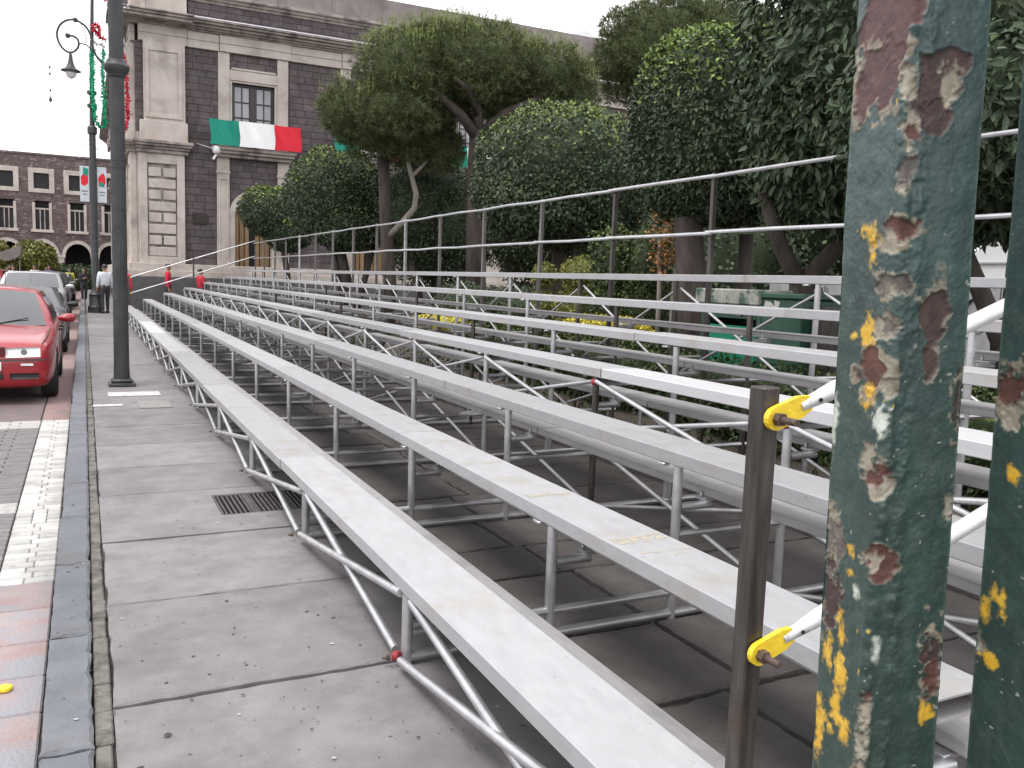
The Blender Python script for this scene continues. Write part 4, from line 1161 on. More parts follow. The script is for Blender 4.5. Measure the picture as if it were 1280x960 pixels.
def green_post(uc_fn, yaw, patches, label, seed, r=1.10):
    """square tube seen on its welded corner; paint layer raised over the flaked patches"""
    half = .0685; z_lo, z_hi = .92, 2.06
    nz = 760; ns = 62                     # columns per face
    zz = np.linspace(z_lo, z_hi, nz)
    s = np.linspace(-1, 1, 2*ns+1)         # -1 left corner, 0 ridge, +1 right corner
    Sg, Z = np.meshgrid(s, zz)
    ca, sa = math.cos(yaw), math.sin(yaw)
    # rounded corner profile: local (across, towards the viewer)
    rd = .10
    ax = np.abs(Sg)
    fwd = half*(1-np.where(ax < rd, (ax*ax/(2*rd)+rd/2), ax))
    acr = half*Sg
    # normals of the faces
    nx = np.where(Sg < 0, -.7071, .7071)*np.clip(ax/rd, 0, 1); nf = np.sqrt(1-nx*nx)
    across_v = acr*ca - fwd*sa             # seen sideways position, used for the patch table
    col = np.zeros((nz, 2*ns+1, 3)); gl = np.full((nz, 2*ns+1), .42); disp = np.zeros((nz, 2*ns+1))
    U, V = Sg*half*1.414, Z
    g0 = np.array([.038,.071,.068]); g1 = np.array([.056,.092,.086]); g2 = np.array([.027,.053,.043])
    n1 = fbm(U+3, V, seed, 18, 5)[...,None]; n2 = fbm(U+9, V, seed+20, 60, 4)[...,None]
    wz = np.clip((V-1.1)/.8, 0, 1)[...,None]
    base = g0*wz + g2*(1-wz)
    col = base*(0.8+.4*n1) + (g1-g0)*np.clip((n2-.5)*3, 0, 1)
    disp += .0022*(fbm(U+1, V, seed+5, 55, 4)-.5) + .0030*(fbm(U+2, V, seed+6, 18, 3)-.5)
    strk = fbm(U*1.0+4, V*.12, seed+14, 70, 3)[...,None]; col = col*(0.8+.4*strk)
    # lumpy ridge of weld under the paint, wandering along the corner and the right face
    wan = .05*np.sin(V*9)+.10*(fbm(V*0+.2, V, seed+8, 5, 3)-.5)
    disp += .0050*np.exp(-((Sg-.06-wan)/.10)**2)*(.3+1.2*fbm(U, V, seed+9, 60, 3))
    wan2 = .32+.25*(fbm(V*0+.7, V, seed+10, 4, 3)-.5)
    disp += .0040*np.exp(-((Sg-wan2)/.10)**2)*(.1+1.6*np.clip(fbm(U, V, seed+11, 70, 3)-.3, 0, 1))
    # small scattered chips
    ch = fbm(U+5, V+2, seed+12, 130, 2)
    m = np.clip((ch-.885)*30, 0, 1)[...,None]; col = col*(1-m)+np.array([.34,.36,.30])*m
    ch = fbm(U+15, V+4, seed+13, 100, 2)*(1-.35*np.abs(Sg+.05))
    m = np.clip((ch-.86)*30, 0, 1)[...,None]; col = col*(1-m)+np.array([.42,.30,.05])*m
    PAL = {'rust':((.070,.031,.024),(.125,.052,.037)), 'dark':((.042,.026,.024),(.072,.042,.036)), 'purple':((.078,.045,.046),(.115,.058,.053)),
           'cream':((.23,.205,.15),(.34,.31,.25)), 'yellow':((.58,.34,.025),(.66,.42,.05)), 'white':((.45,.48,.42),(.55,.58,.52)), 'grey':((.10,.085,.075),(.15,.13,.115))}
    uc0 = uc_fn(Z)
    for i, (pu, pz, ru, rz, kind, rim) in enumerate(patches):
        ru, rz = ru*1.18, rz*1.18
        du = (across_v - (pu - uc_fn(np.array(pz))))/ru
        dz_ = (Z-pz)/rz
        sc_ = .6/min(ru, rz)
        w1 = fbm(U+i*1.7, V+i*.9, seed+30+i, min(sc_*.7, 110), 5)-.5
        wx_ = fbm(U+i*2.3+4, V+i, seed+130+i, min(sc_*1.6, 160), 3)-.5
        wz_ = fbm(U+i*3.1+7, V+i*1.3, seed+160+i, min(sc_*1.6, 160), 3)-.5
        dist = np.sqrt((du+1.6*wx_)**2+(dz_+1.6*wz_)**2) + 1.9*w1
        px = .004/min(ru, rz)
        m = np.clip((1-dist)/px+.5, 0, 1)
        a_, b_ = [np.array(c) for c in PAL[kind]]
        tn_ = fbm(U+i, V, seed+60+i, 90, 4)[...,None]
        pc = a_+(b_-a_)*np.clip((tn_-.3)*2.2, 0, 1)
        if rim:
            rw = .0035/min(ru, rz)*rim
            ring = np.clip((1+rw*np.clip((wx_*5+wz_*3+.25)*2.4, -.2, 2.2)-dist)/px+.5, 0, 1)*(1-m)
            rc = np.array(PAL['cream'][0])*(.6+.8*tn_)
            col = col*(1-ring[...,None])+rc*ring[...,None]
            disp += ring*.0004
        col = col*(1-m[...,None])+pc*m[...,None]
        if kind in ('rust','dark','purple','grey','cream'):
            disp = disp*(1-m*.6) + np.clip(1-np.abs(dist-1.03)/.16, 0, 1)*.0011 - m*.0019 + m*.0007*(fbm(U+i, V, seed+90+i, 140, 3)-.5)
            gl = gl*(1-m)+.68*m
        else:
            disp = disp + m*.0003
    edge = np.clip((np.abs(Sg)-.965)/.035, 0, 1)[...,None]
    col = col*(1-edge*.5)+np.array([.11,.15,.12])*edge*.5
    A = acr + disp*nx; F_ = fwd + disp*nf
    X = A*ca - F_*sa; Yf = A*sa + F_*ca       # rotate by yaw about z
    cx = (dV.x*r + eV.x*(uc0+X) - dV.x*Yf); cy = (dV.y*r + eV.y*(uc0+X) - dV.y*Yf)
    verts = np.stack([cx, cy, Z], -1).reshape(-1, 3)
    c0 = np.array([dV.x*r + eV.x*float(uc_fn(np.array(0.0))), dV.y*r + eV.y*float(uc_fn(np.array(0.0))), 0.0])
    nc = 2*ns+1
    ii = np.arange(nz-1)[:,None]*nc + np.arange(nc-1)[None,:]
    faces = np.stack([ii, ii+1, ii+nc+1, ii+nc], -1).reshape(-1, 4)
    t = thing('steel_post', label, 'post', tuple(c0))
    me = bpy.data.meshes.new('front_faces')
    vv = verts-c0
    me.vertices.add(len(vv)); me.vertices.foreach_set('co', vv.astype(np.float32).ravel())
    me.loops.add(faces.size); me.loops.foreach_set('vertex_index', faces.astype(np.int32).ravel())
    me.polygons.add(len(faces)); me.polygons.foreach_set('loop_start', np.arange(0, faces.size, 4, dtype=np.int32))
    me.update(calc_edges=True); me.validate()
    me.polygons.foreach_set('use_smooth', [True]*len(faces))
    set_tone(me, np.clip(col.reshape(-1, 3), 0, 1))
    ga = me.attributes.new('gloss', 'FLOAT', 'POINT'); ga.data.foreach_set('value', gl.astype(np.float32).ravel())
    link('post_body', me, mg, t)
    # remaining tube: back faces, and the plain lengths above and below
    mb = MB()
    def ring(z, k=1.0):
        u0 = float(uc_fn(np.array(z))); out = []
        for (a, f) in ((-half,0),(0,-half),(half,0),(0,half)):
            x, y = (a*ca - f*sa)*k, (a*sa + f*ca)*k
            out.append((dV.x*r+eV.x*(u0+x)-dV.x*y, dV.y*r+eV.y*(u0+x)-dV.y*y, z))
        return out
    lo, a, b, hi = ring(0.0), ring(z_lo), ring(z_hi), ring(2.9)
    mb.add(lo+a, [(0,1,5,4),(1,2,6,5),(2,3,7,6),(3,0,4,7)])
    mb.add(a+b, [(0,1,5,4),(1,2,6,5)])
    mb.add(b+hi, [(0,1,5,4),(1,2,6,5),(2,3,7,6),(3,0,4,7),(4,5,6,7)])
    me2 = mb.mesh('post_tube', off=tuple(c0)); set_tone(me2, np.tile(np.array([.028,.066,.058]), (len(me2.vertices),1)))
    ga = me2.attributes.new('gloss', 'FLOAT', 'POINT'); ga.data.foreach_set('value', [.42]*len(me2.vertices))
    link('post_tube', me2, mg, t)
    return t
uc1 = lambda z: -.006+(1.93-z)*.0173
pt1 = [(-.046,1.905,.027,.058,'purple',1.2),(-.040,1.835,.018,.035,'purple',1),(.0125,1.826,.020,.034,'dark',0),(.030,1.822,.009,.024,'cream',0),(.021,1.795,.012,.016,'dark',0),
       (-.012,1.828,.007,.018,'cream',0),(-.007,1.786,.008,.013,'cream',0),(-.005,1.775,.005,.008,'rust',0),(-.006,1.735,.006,.010,'grey',.6),(-.006,1.76,.004,.005,'cream',0),
       (-.010,1.674,.014,.008,'rust',1),(-.016,1.658,.012,.009,'cream',0),(-.044,1.673,.008,.006,'yellow',0),(-.034,1.655,.0035,.014,'yellow',0),
       (-.011,1.610,.013,.008,'grey',.8),(-.010,1.61,.004,.006,'cream',0),
       (-.031,1.556,.0055,.016,'yellow',0),(-.029,1.538,.005,.008,'yellow',0),(-.012,1.562,.010,.015,'cream',0),(-.011,1.568,.006,.007,'grey',0),(-.049,1.553,.004,.003,'yellow',0),
       (-.022,1.513,.017,.017,'rust',1.6),(-.006,1.502,.010,.013,'cream',0),(-.027,1.487,.004,.012,'yellow',0),
       (.0325,1.57,.0115,.036,'dark',.5),(.067,1.487,.005,.020,'dark',.6),
       (-.012,1.458,.006,.014,'white',0),
       (-.012,1.395,.014,.022,'cream',0),(-.008,1.408,.007,.006,'rust',0),(-.012,1.394,.008,.006,'rust',0),
       (-.004,1.301,.011,.012,'cream',0),(.004,1.297,.013,.013,'rust',.6),(-.006,1.303,.006,.008,'cream',0),
       (-.056,1.325,.008,.016,'cream',0),(-.055,1.285,.014,.038,'grey',.8),(-.053,1.235,.010,.03,'dark',.5),(-.032,1.30,.003,.005,'yellow',0),(-.030,1.276,.003,.004,'yellow',0),
       (-.038,1.215,.003,.007,'yellow',0),(-.034,1.195,.003,.008,'yellow',0),(-.0495,1.163,.0045,.014,'yellow',0),(-.032,1.148,.005,.017,'yellow',0),(-.034,1.12,.003,.012,'yellow',0),(-.035,1.107,.004,.008,'yellow',0),
       (-.052,1.075,.005,.022,'yellow',0),(-.0525,1.045,.0045,.016,'yellow',0),(-.030,1.092,.008,.005,'yellow',0),(-.022,1.082,.004,.008,'yellow',0),(-.039,1.072,.003,.005,'yellow',0),
       (.004,1.20,.003,.012,'white',0),(-.002,1.12,.0045,.020,'cream',0),(-.003,1.085,.005,.016,'cream',0),(-.004,1.045,.005,.016,'cream',0),(-.006,1.03,.007,.016,'rust',.7),(0,1.142,.004,.004,'rust',0),
       (.0655,1.19,.009,.024,'dark',.8),(.066,1.16,.007,.014,'rust',.5),(.063,1.118,.0055,.011,'yellow',0),(.067,1.365,.004,.013,'cream',0),
       (-.065,1.455,.0035,.016,'white',0),(-.064,1.43,.003,.008,'white',0),(-.0655,1.40,.003,.01,'cream',0),(.055,1.935,.003,.008,'white',0),(-.022,1.255,.003,.005,'white',0),(-.006,1.29,.0,.0,'rust',0)][:-1]
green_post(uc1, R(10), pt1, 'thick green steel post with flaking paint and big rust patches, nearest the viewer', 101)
uc2 = lambda z: .1685+(1.78-z)*.0166
pt2 = [(.118,1.50,.010,.020,'rust',1),(.122,1.47,.008,.012,'cream',0),(.115,1.245,.0035,.009,'yellow',0),(.122,1.27,.003,.006,'yellow',0),(.128,1.26,.004,.012,'yellow',0),(.113,1.20,.004,.012,'cream',0),(.124,1.19,.006,.008,'yellow',0),
       (.125,1.01,.006,.008,'yellow',0),(.132,.985,.008,.014,'cream',0),(.117,1.03,.004,.006,'white',0),(.128,1.41,.004,.006,'yellow',0)]
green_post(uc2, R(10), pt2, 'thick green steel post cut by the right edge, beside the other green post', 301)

# ================================================================== TREES AND GARDEN
CAMP = np.array([0, 0, H])
def unit(a): return a/np.maximum(np.linalg.norm(a, axis=-1, keepdims=True), 1e-9)
def sample_crown(lobes, n, g, shell=.16, lump=.10, inner=.15):
    """points spread over the outer part of a union of rounded lobes"""
    w = np.array([(l[3]*l[4]*l[5])**(2/3) for l in lobes]); w = w/w.sum()
    P, NN, UP = [], [], []
    for li, l in enumerate(lobes):
        k = int(n*w[li]*1.6)+10
        d = unit(g.normal(size=(k,3)))
        p = l[6] if len(l) > 6 else 2.0
        sc = 1/np.power((np.abs(d)**p).sum(1), 1/p)
        ph = g.uniform(0, 6, 9)
        lm = lump*(np.sin(d[:,0]*5+ph[0])*np.sin(d[:,1]*6+ph[1])+np.sin(d[:,2]*7+ph[2])*np.sin(d[:,0]*9+ph[3])+.6*np.sin(d[:,1]*15+ph[4])*np.sin(d[:,2]*14+ph[5])+.4*np.sin(d[:,0]*27+ph[6])*np.sin(d[:,2]*25+ph[7]))
        depth = np.abs(g.normal(size=k))*shell*.5
        deep = g.random(k) < inner
        depth[deep] = g.uniform(.1, .5, deep.sum())
        rad = sc*(1+lm-depth)
        q = d*rad[:,None]
        pos = np.array(l[:3])+q*np.array(l[3:6])
        nn = unit(d/np.array(l[3:6]))
        keep = np.ones(k, bool)
        for lj, o in enumerate(lobes):
            if lj == li: continue
            e = (pos-np.array(o[:3]))/np.array(o[3:6])
            po = o[6] if len(o) > 6 else 2.0
            keep &= (np.abs(e)**po).sum(1)**(1/po) > .72
        tocam = unit(CAMP-pos)
        back = (nn*tocam).sum(1) < -.25
        keep &= ~(back & (g.random(k) > .4))
        P.append(pos[keep]); NN.append(nn[keep]); UP.append(d[keep][:,2])
    P, NN, UP = np.concatenate(P), np.concatenate(NN), np.concatenate(UP)
    idx = g.permutation(len(P))[:n]
    return P[idx], NN[idx], UP[idx]

def mesh_np(name, V, F, tone, off):
    me = bpy.data.meshes.new(name)
    V = V-np.array(off)
    k = F.shape[1]
    me.vertices.add(len(V)); me.vertices.foreach_set('co', V.astype(np.float32).ravel())
    me.loops.add(F.size); me.loops.foreach_set('vertex_index', F.astype(np.int32).ravel())
    me.polygons.add(len(F)); me.polygons.foreach_set('loop_start', np.arange(0, F.size, k, dtype=np.int32))
    me.update(calc_edges=True)
    set_tone(me, tone)
    return me

def leaf_arrays(P, NN, size, g, droop=.4, wide=.34, spread=.7, six=False):
    n = len(P)
    nrm = unit(NN+g.normal(size=(n,3))*spread)
    a = unit(g.normal(size=(n,3))*.8+NN*.6+np.array([0,0,-droop]))
    b = unit(np.cross(nrm, a)); nrm = unit(np.cross(a, b))
    L = size*g.uniform(.65, 1.25, n)[:,None]
    w = L*wide
    fold = L*g.uniform(.02, .12, n)[:,None]
    bend = L*g.uniform(-.05, .18, n)[:,None]
    if six:                       # pointed blade folded along the midrib and curving down
        v = [P, P+a*L*.30+b*w*.95+nrm*fold, P+a*L*.68+b*w*.72+nrm*(fold-bend*.35), P+a*L-nrm*bend*1.6,
             P+a*L*.68-b*w*.72+nrm*(fold-bend*.35), P+a*L*.30-b*w*.95+nrm*fold]
        return np.stack(v, 1).reshape(-1,3)
    v0 = P; v1 = P+a*L*.45+b*w+nrm*fold; v2 = P+a*L-nrm*bend; v3 = P+a*L*.45-b*w+nrm*fold
    return np.stack([v0,v1,v2,v3], 1).reshape(-1,3)

def core_arrays(lobes, k):
    V, F = [], []
    bm = bmesh.new(); bmesh.ops.create_icosphere(bm, subdivisions=3, radius=1)
    bv = np.array([v.co[:] for v in bm.verts]); bf = np.array([[v.index for v in f.verts] for f in bm.faces]); bm.free()
    o = 0
    for l in lobes:
        p = l[6] if len(l) > 6 else 2.0
        sc = 1/np.power((np.abs(bv)**p).sum(1), 1/p)
        q = bv*sc[:,None]*k*(1+.05*np.sin(bv[:,:1]*9)*np.sin(bv[:,2:]*8))
        V.append(np.array(l[:3])+q*np.array(l[3:6])); F.append(bf+o); o += len(bv)
    return np.concatenate(V), np.concatenate(F)

def tones(n, UP, g, young=None, amt=0):
    t = g.uniform(.72, 1.26, n)
    c = np.stack([t*g.uniform(.92,1.08,n), t, t*g.uniform(.85,1.1,n)], 1)
    if young is not None:
        pr = np.clip((UP-.15)*1.3, 0, 1)*amt
        y = g.random(n) < pr
        c[y] = np.array(young)*g.uniform(.7, 1.3, (y.sum(),1))
    return c

def bush(name, label, cat, lobes, n, size, mat, trunk=None, seed=1, group=None, young=None, amt=0, core=.80, droop=.4, wide=.34, base=None, bark='bark', shell=.16, lump=.07, leaves=0, spread=.7, crown='crown', six=False):
    g = np.random.default_rng(seed)
    if base is None: base = (lobes[0][0], lobes[0][1], 0)
    t = thing(name, label, cat, base, group=group)
    P, NN, UP = sample_crown(lobes, n, g, shell, lump)
    V = leaf_arrays(P, NN, size, g, droop, wide, spread, six)
    q = 6 if six else 4
    T = np.repeat(tones(len(P), UP, g, young, amt), q, 0)
    if leaves:
        dd = np.linalg.norm(P-CAMP, axis=1)+g.random(len(P))*.6
        vis = (P[:,0]/P[:,1] > .72) & (P[:,0]/P[:,1] < 1.6) & (P[:,2] < 4.6) & (P[:,2] > 1.9)
        dd[~vis] += 50
        near = np.argsort(dd)[:leaves]
        for i in near:
            m = mesh_np('leaf', V[i*q:i*q+q], np.array([[0,1,2,3],[0,3,4,5]]) if six else np.array([[0,1,2,3]]), T[i*q:i*q+q], base)
            link('leaf', m, M[mat], t)
        keep = np.ones(len(P), bool); keep[near] = False
        V = V.reshape(-1,q,3)[keep].reshape(-1,3); T = T.reshape(-1,q,3)[keep].reshape(-1,3)
    if six:
        b6 = np.arange(len(V)//6)[:,None]*6
        F = np.concatenate([b6+np.array([[0,1,2,3]]), b6+np.array([[0,3,4,5]])])
    else: F = np.arange(len(V)).reshape(-1,4)
    me = mesh_np(crown, V, F, T, base)
    o = link(crown, me, M[mat], t)
    if leaves: o['kind'] = 'stuff'
    if core:
        cv, cf = core_arrays(lobes, core)
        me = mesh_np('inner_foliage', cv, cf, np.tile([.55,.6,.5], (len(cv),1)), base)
        link('inner_foliage', me, M[mat], t)
    if trunk:
        mb = MB()
        for (pts, r0, r1) in trunk:
            k = len(pts); mb.path(pts, [r0+(r1-r0)*i/(k-1) for i in range(k)], 9)
        mb.build('trunk', M[bark], t, True)
    return t

# giant clipped laurel by the right side, large leaves near the viewer
gx, gy = 7.35, 6.15
bush('laurel_tree', 'huge clipped laurel tree with large glossy leaves, nearest tree behind the bleacher on the right', 'tree',
     [(7.55,6.0,4.35,1.75,1.75,2.1,2.6),(7.2,6.7,3.2,1.1,1.0,.95,2.2),(8.0,5.4,3.4,1.4,1.3,1.2,2.2),(6.45,4.95,3.12,.95,.9,.72,2.2)], 34000, .115, 'leaf_ficus',
     trunk=[([(6.95,7.05,0),(6.97,7.05,1.0),(6.9,7.0,1.7)],.17,.13),([(6.9,7.0,1.65),(6.65,7.1,2.1),(6.4,7.2,2.8)],.10,.07),([(6.9,7.0,1.65),(7.2,6.85,2.1),(7.5,6.6,2.8)],.11,.07),
            ([(8.05,5.35,0),(7.95,5.4,1.2),(7.6,5.6,2.0),(7.2,6.0,2.7)],.12,.06)], seed=21, young=(1.5,1.5,1.1), amt=.06, core=.82, droop=.9, wide=.22, base=(6.95,7.05,0), leaves=300, lump=.05, six=True, spread=.55)
bush('columnar_laurel_tree', 'tall clipped laurel tree with yellow green young shoots on its rounded top', 'tree',
     [(8.02,9.95,3.84,1.10,1.15,1.32,2.9),(8.12,9.9,3.05,1.02,1.0,.5,2.4)], 26000, .08, 'leaf_bush',
     trunk=[([(7.75,9.85,0),(7.7,9.85,1.3),(7.55,9.9,2.6)],.24,.2),([(8.5,9.7,0),(8.45,9.7,2.4)],.13,.1)], seed=22, young=(3.0,3.0,1.5), amt=.9, core=.84, base=(7.75,9.85,0), lump=.04, wide=.26, six=True)
bush('domed_laurel_tree', 'broad dome shaped clipped tree in the middle, below and right of the big pine', 'tree',
     [(8.35,14.9,3.66,1.72,1.75,1.36,2.3),(8.2,14.8,3.1,1.55,1.5,.65,2.3)], 30000, .075, 'leaf_bush',
     trunk=[([(8.2,14.8,0),(8.25,14.8,1.4),(8.3,14.9,2.6)],.16,.12),([(8.6,15.2,0),(8.8,15.3,2.4)],.12,.1),([(8.2,14.8,.4),(7.7,14.6,2.4)],.09,.06)], seed=23, young=(2.8,2.7,1.4), amt=.6, core=.84, base=(8.2,14.8,0), lump=.045)
bush('dark_laurel_tree', 'dark round clipped tree just behind the curved pale pine limb', 'tree',
     [(9.5,25.6,3.7,1.7,1.5,1.7,2.4),(10.3,24.6,3.2,1.1,1.0,1.2,2.2)], 15000, .09, 'leaf_bush',
     trunk=[([(9.4,25.2,0),(9.2,25.2,1.2),(8.9,25.2,2.4)],.14,.1),([(9.6,25.2,0),(10.1,25.3,2.6)],.14,.09),([(10.2,24.6,0),(10.3,24.6,2.4)],.16,.12)], seed=24, core=.84, base=(9.5,25.2,0), lump=.06)
bush('round_laurel_tree', 'medium round clipped tree just left of the pines', 'tree',
     [(7.0,27.0,4.15,1.45,1.4,1.35,2.4),(7.3,26.6,3.2,1.1,1.1,.8,2.2)], 17000, .09, 'leaf_bush',
     trunk=[([(7.3,26.7,0),(7.35,26.7,1.5),(7.1,26.8,2.8)],.2,.15),([(7.6,26.5,.5),(8.1,26.3,2.6)],.12,.08),([(7.3,26.7,.6),(6.9,26.8,2.6)],.09,.07)], seed=25, young=(2.6,2.5,1.2), amt=.5, core=.84, base=(7.3,26.7,0), lump=.05)
bush('small_laurel_tree', 'smallest clipped tree, leftmost, in front of the arched doorway', 'tree',
     [(6.35,33.6,3.95,1.15,1.1,.9,2.4),(6.9,33.2,3.2,.85,.8,.7,2.2)], 9000, .10, 'leaf_bush',
     trunk=[([(6.9,33.3,0),(6.9,33.3,1.6),(6.7,33.4,3.0)],.14,.1)], seed=26, young=(3.0,2.8,1.3), amt=.7, core=.84, base=(6.9,33.3,0), lump=.07, bark='bark')

def pine(label, lobes, n, trunk, seed, base, bark='bark', nl=.16, candles=0, core=.74, name='pine_tree', limb_pale=False):
    g = np.random.default_rng(seed)
    t = thing(name, label, 'tree', base)
    P, NN, UP = sample_crown(lobes, n, g, .22, .10, .25)
    k = 9
    ax = unit(NN*.9+np.array([0,0,.55])+g.normal(size=P.shape)*.35)
    c = np.repeat(P, k, 0); a = np.repeat(ax, k, 0)
    d = unit(a*.75+g.normal(size=a.shape)*.62)
    L = nl*g.uniform(.7, 1.25, len(c))[:,None]
    side = unit(np.cross(d, g.normal(size=d.shape)))*nl*.045
    V = np.stack([c-side, c+side, c+d*L], 1).reshape(-1,3)
    tt = np.repeat(tones(len(P), UP, g), k, 0); T = np.repeat(tt, 3, 0)
    if candles:
        Q, QN, QU = sample_crown(lobes, candles*3, g, .02, .10, 0)
        Q = Q[QU > .25][:candles]; m = len(Q); kk = 10
        c = np.repeat(Q, kk, 0)+np.tile(np.linspace(0, .34, kk)[:,None]*np.array([0,0,1]), (m,1))
        d = unit(g.normal(size=c.shape)*.5+np.array([0,0,.9])); L = .10*g.uniform(.7,1.2,len(c))[:,None]
        side = unit(np.cross(d, g.normal(size=d.shape)))*.009
        V2 = np.stack([c-side, c+side, c+d*L], 1).reshape(-1,3)
        V = np.concatenate([V, V2]); T = np.concatenate([T, np.tile([1.75,1.75,1.35], (len(V2),1))*np.repeat(g.uniform(.8,1.2,(len(c),1)),3,0)])
    F = np.arange(len(V)).reshape(-1,3)
    link('crown', mesh_np('crown', V, F, T, base), M['needle'], t)
    cv, cf = core_arrays(lobes, core)
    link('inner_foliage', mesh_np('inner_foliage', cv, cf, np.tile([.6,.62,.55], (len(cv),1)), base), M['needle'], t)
    mb = MB()
    for (pts, r0, r1) in trunk:
        q = len(pts)
        if limb_pale and len(mb.v) and limb_pale is True: break
        mb.path(pts, [r0+(r1-r0)*i/(q-1) for i in range(q)], 10)
    mb.build('trunk', M[bark], t, True)
    if limb_pale:
        mb = MB()
        for (pts, r0, r1) in trunk[1:]:
            q = len(pts); mb.path(pts, [r0+(r1-r0)*i/(q-1) for i in range(q)], 10)
        mb.build('limb', M['bark_grey'], t, True)
    return t
pine('large flat topped pine with pale upright shoots, spreading over the middle of the picture',
     [(9.6,22.4,7.38,2.2,1.8,1.08),(7.95,22.7,7.05,1.45,1.5,1.05),(11.5,22.0,7.25,1.35,1.4,.92),(12.3,21.7,6.75,.75,.9,.95),(7.7,22.7,6.1,1.25,1.2,.75),(9.0,22.9,7.9,1.6,1.4,.55),(8.9,22.9,6.5,1.2,.9,.6),(10.6,22.6,6.55,1.3,.9,.55)], 14000,
     [([(9.9,22.4,0),(9.8,22.3,2.5),(9.62,22.0,4.6),(9.6,21.9,5.6)],.30,.24),([(9.6,21.9,5.5),(10.2,21.5,6.1),(10.9,21.3,6.45),(11.6,21.4,6.9)],.16,.07),([(9.6,21.9,5.4),(9.0,21.7,5.95),(8.4,21.7,6.35),(7.8,22,6.8)],.16,.06),([(9.6,21.9,5.5),(9.5,21.8,6.2),(9.3,22.0,7.0)],.15,.08),([(9.5,21.8,6.0),(9.0,21.2,6.5),(8.6,21.1,6.7)],.08,.04)], 31, (9.9,22.4,0), candles=900)
pine('smaller pine with low drooping crown and a curved pale limb, left of the large pine',
     [(6.75,24.2,6.15,.9,1.0,.8),(7.4,24.0,5.65,1.1,1.0,.75),(8.5,23.8,5.55,1.2,1.1,.8),(9.15,23.5,5.25,.7,.8,.62),(8.1,24.2,6.3,1.2,1.1,.75)], 6500,
     [([(7.85,24,0),(7.87,24,1.6),(7.72,24.0,3.2),(7.62,24.0,5.0)],.22,.15),([(7.8,23.9,2.8),(8.1,23.6,3.2),(8.40,23.5,3.6),(8.44,23.5,4.0),(8.26,23.5,4.6),(8.1,23.6,5.3)],.10,.06),([(8.3,23.5,4.45),(8.6,23.4,4.8),(8.9,23.3,5.2)],.06,.04)], 32, (8.0,23.9,0), limb_pale=True, candles=200)
pine('dense rounded pine crown rising behind the columnar laurel at the top right',
     [(15.6,22.0,8.5,2.1,1.9,1.6),(17.2,21.5,8.8,2.1,1.8,1.35)], 9000,
     [([(16.8,22.2,0),(16.8,22.2,4),(16.7,22.3,8.2)],.35,.22)], 33, (16.8,22.2,0), nl=.19, core=.82)

# brown trunk at the right, its crown hidden by the laurel
t = thing('tree', 'straight dark tree trunk seen in the gap between the two green posts', 'tree', (8.6,5.75,0))
mb = MB(); mb.path([(8.6,5.75,0),(8.6,5.75,1.5),(8.62,5.73,3.6)], [.13,.11,.10], 10); mb.build('trunk', M['bark'], t, True)

def garden(name, label, cat, lobes, n, size, mat, seed, **k):
    return bush(name, label, cat, lobes, n, size, mat, seed=seed, crown='foliage', **k)
garden('topiary_shrub', 'round clipped yellow green topiary ball with a pale twig, left of the larger ball', 'shrub', [(7.15,13.3,1.75,.23,.23,.22),(7.15,13.3,1.2,.3,.3,.32)], 2200, .045, 'leaf_yellow', 41, trunk=[([(7.15,13.3,0),(7.15,13.3,1.0)],.04,.03),([(7.12,13.3,1.6),(7.16,13.3,2.05),(7.22,13.28,2.16)],.012,.006)])
garden('topiary_shrub', 'larger clipped topiary ball with green yellow top behind the top bench', 'shrub', [(7.45,12.55,1.78,.36,.36,.30),(7.45,12.55,1.2,.45,.45,.4)], 3600, .045, 'leaf_yellow', 42, trunk=[([(7.45,12.55,0),(7.45,12.55,1.2)],.05,.04)])
garden('conifer_shrub', 'loose feathery conifer shrub behind the top bench, left one', 'shrub', [(7.55,11.75,1.95,.36,.36,.6),(7.55,11.8,1.2,.45,.4,.6)], 3600, .06, 'leaf_hedge', 43, young=(2.2,2.0,1.6), amt=.9, trunk=[([(7.55,11.75,0),(7.55,11.75,1.8)],.05,.02)], lump=.16)
garden('conifer_shrub', 'loose feathery conifer shrub right beside the dry orange tree', 'shrub', [(7.85,11.25,1.9,.36,.36,.62),(7.9,11.3,1.2,.45,.4,.6)], 3600, .06, 'leaf_hedge', 44, young=(2.2,2.0,1.6), amt=.9, trunk=[([(7.85,11.25,0),(7.85,11.25,1.8)],.05,.02)], lump=.16)
garden('dry_tree', 'small dead tree with dry orange brown leaves and two pale stems', 'tree', [(7.5,10.25,2.42,.30,.32,.34),(7.66,10.25,2.1,.22,.25,.30),(7.4,10.3,2.0,.16,.2,.2)], 620, .065, 'leaf_dry', 45, core=0, lump=.3, shell=.5, bark='bark_grey', trunk=[([(7.45,10.35,0),(7.47,10.35,1.4),(7.42,10.35,2.4)],.045,.025),([(7.62,10.2,0),(7.6,10.2,1.4),(7.66,10.2,2.4)],.05,.025)])
garden('dark_shrub', 'low dark rounded shrub behind the bench, under the domed tree', 'shrub', [(9.6,13.6,.95,.7,.7,.6),(10.3,12.8,.9,.7,.7,.55)], 3600, .07, 'leaf_bush', 46)
garden('brownish_hedge', 'clipped greyish brown hedge behind the far half of the top bench', 'hedge', [(8.6,20.0,.95,.55,1.5,.6,3.5),(9.0,18.0,.9,.55,1.2,.6,3.5)], 5000, .07, 'leaf_bush', 47)
garden('flower_hedge', 'low hedge covered with yellow flowers behind the benches', 'flower bed', [(7.15,11.2,1.0,.35,.95,.14,3)], 3200, .05, 'flower', 48, core=.8)
garden('flower_hedge', 'small patch of yellow flowers further along behind the benches', 'flower bed', [(7.6,19.2,.62,.45,1.3,.14,3)], 1500, .06, 'flower', 49, core=.8)
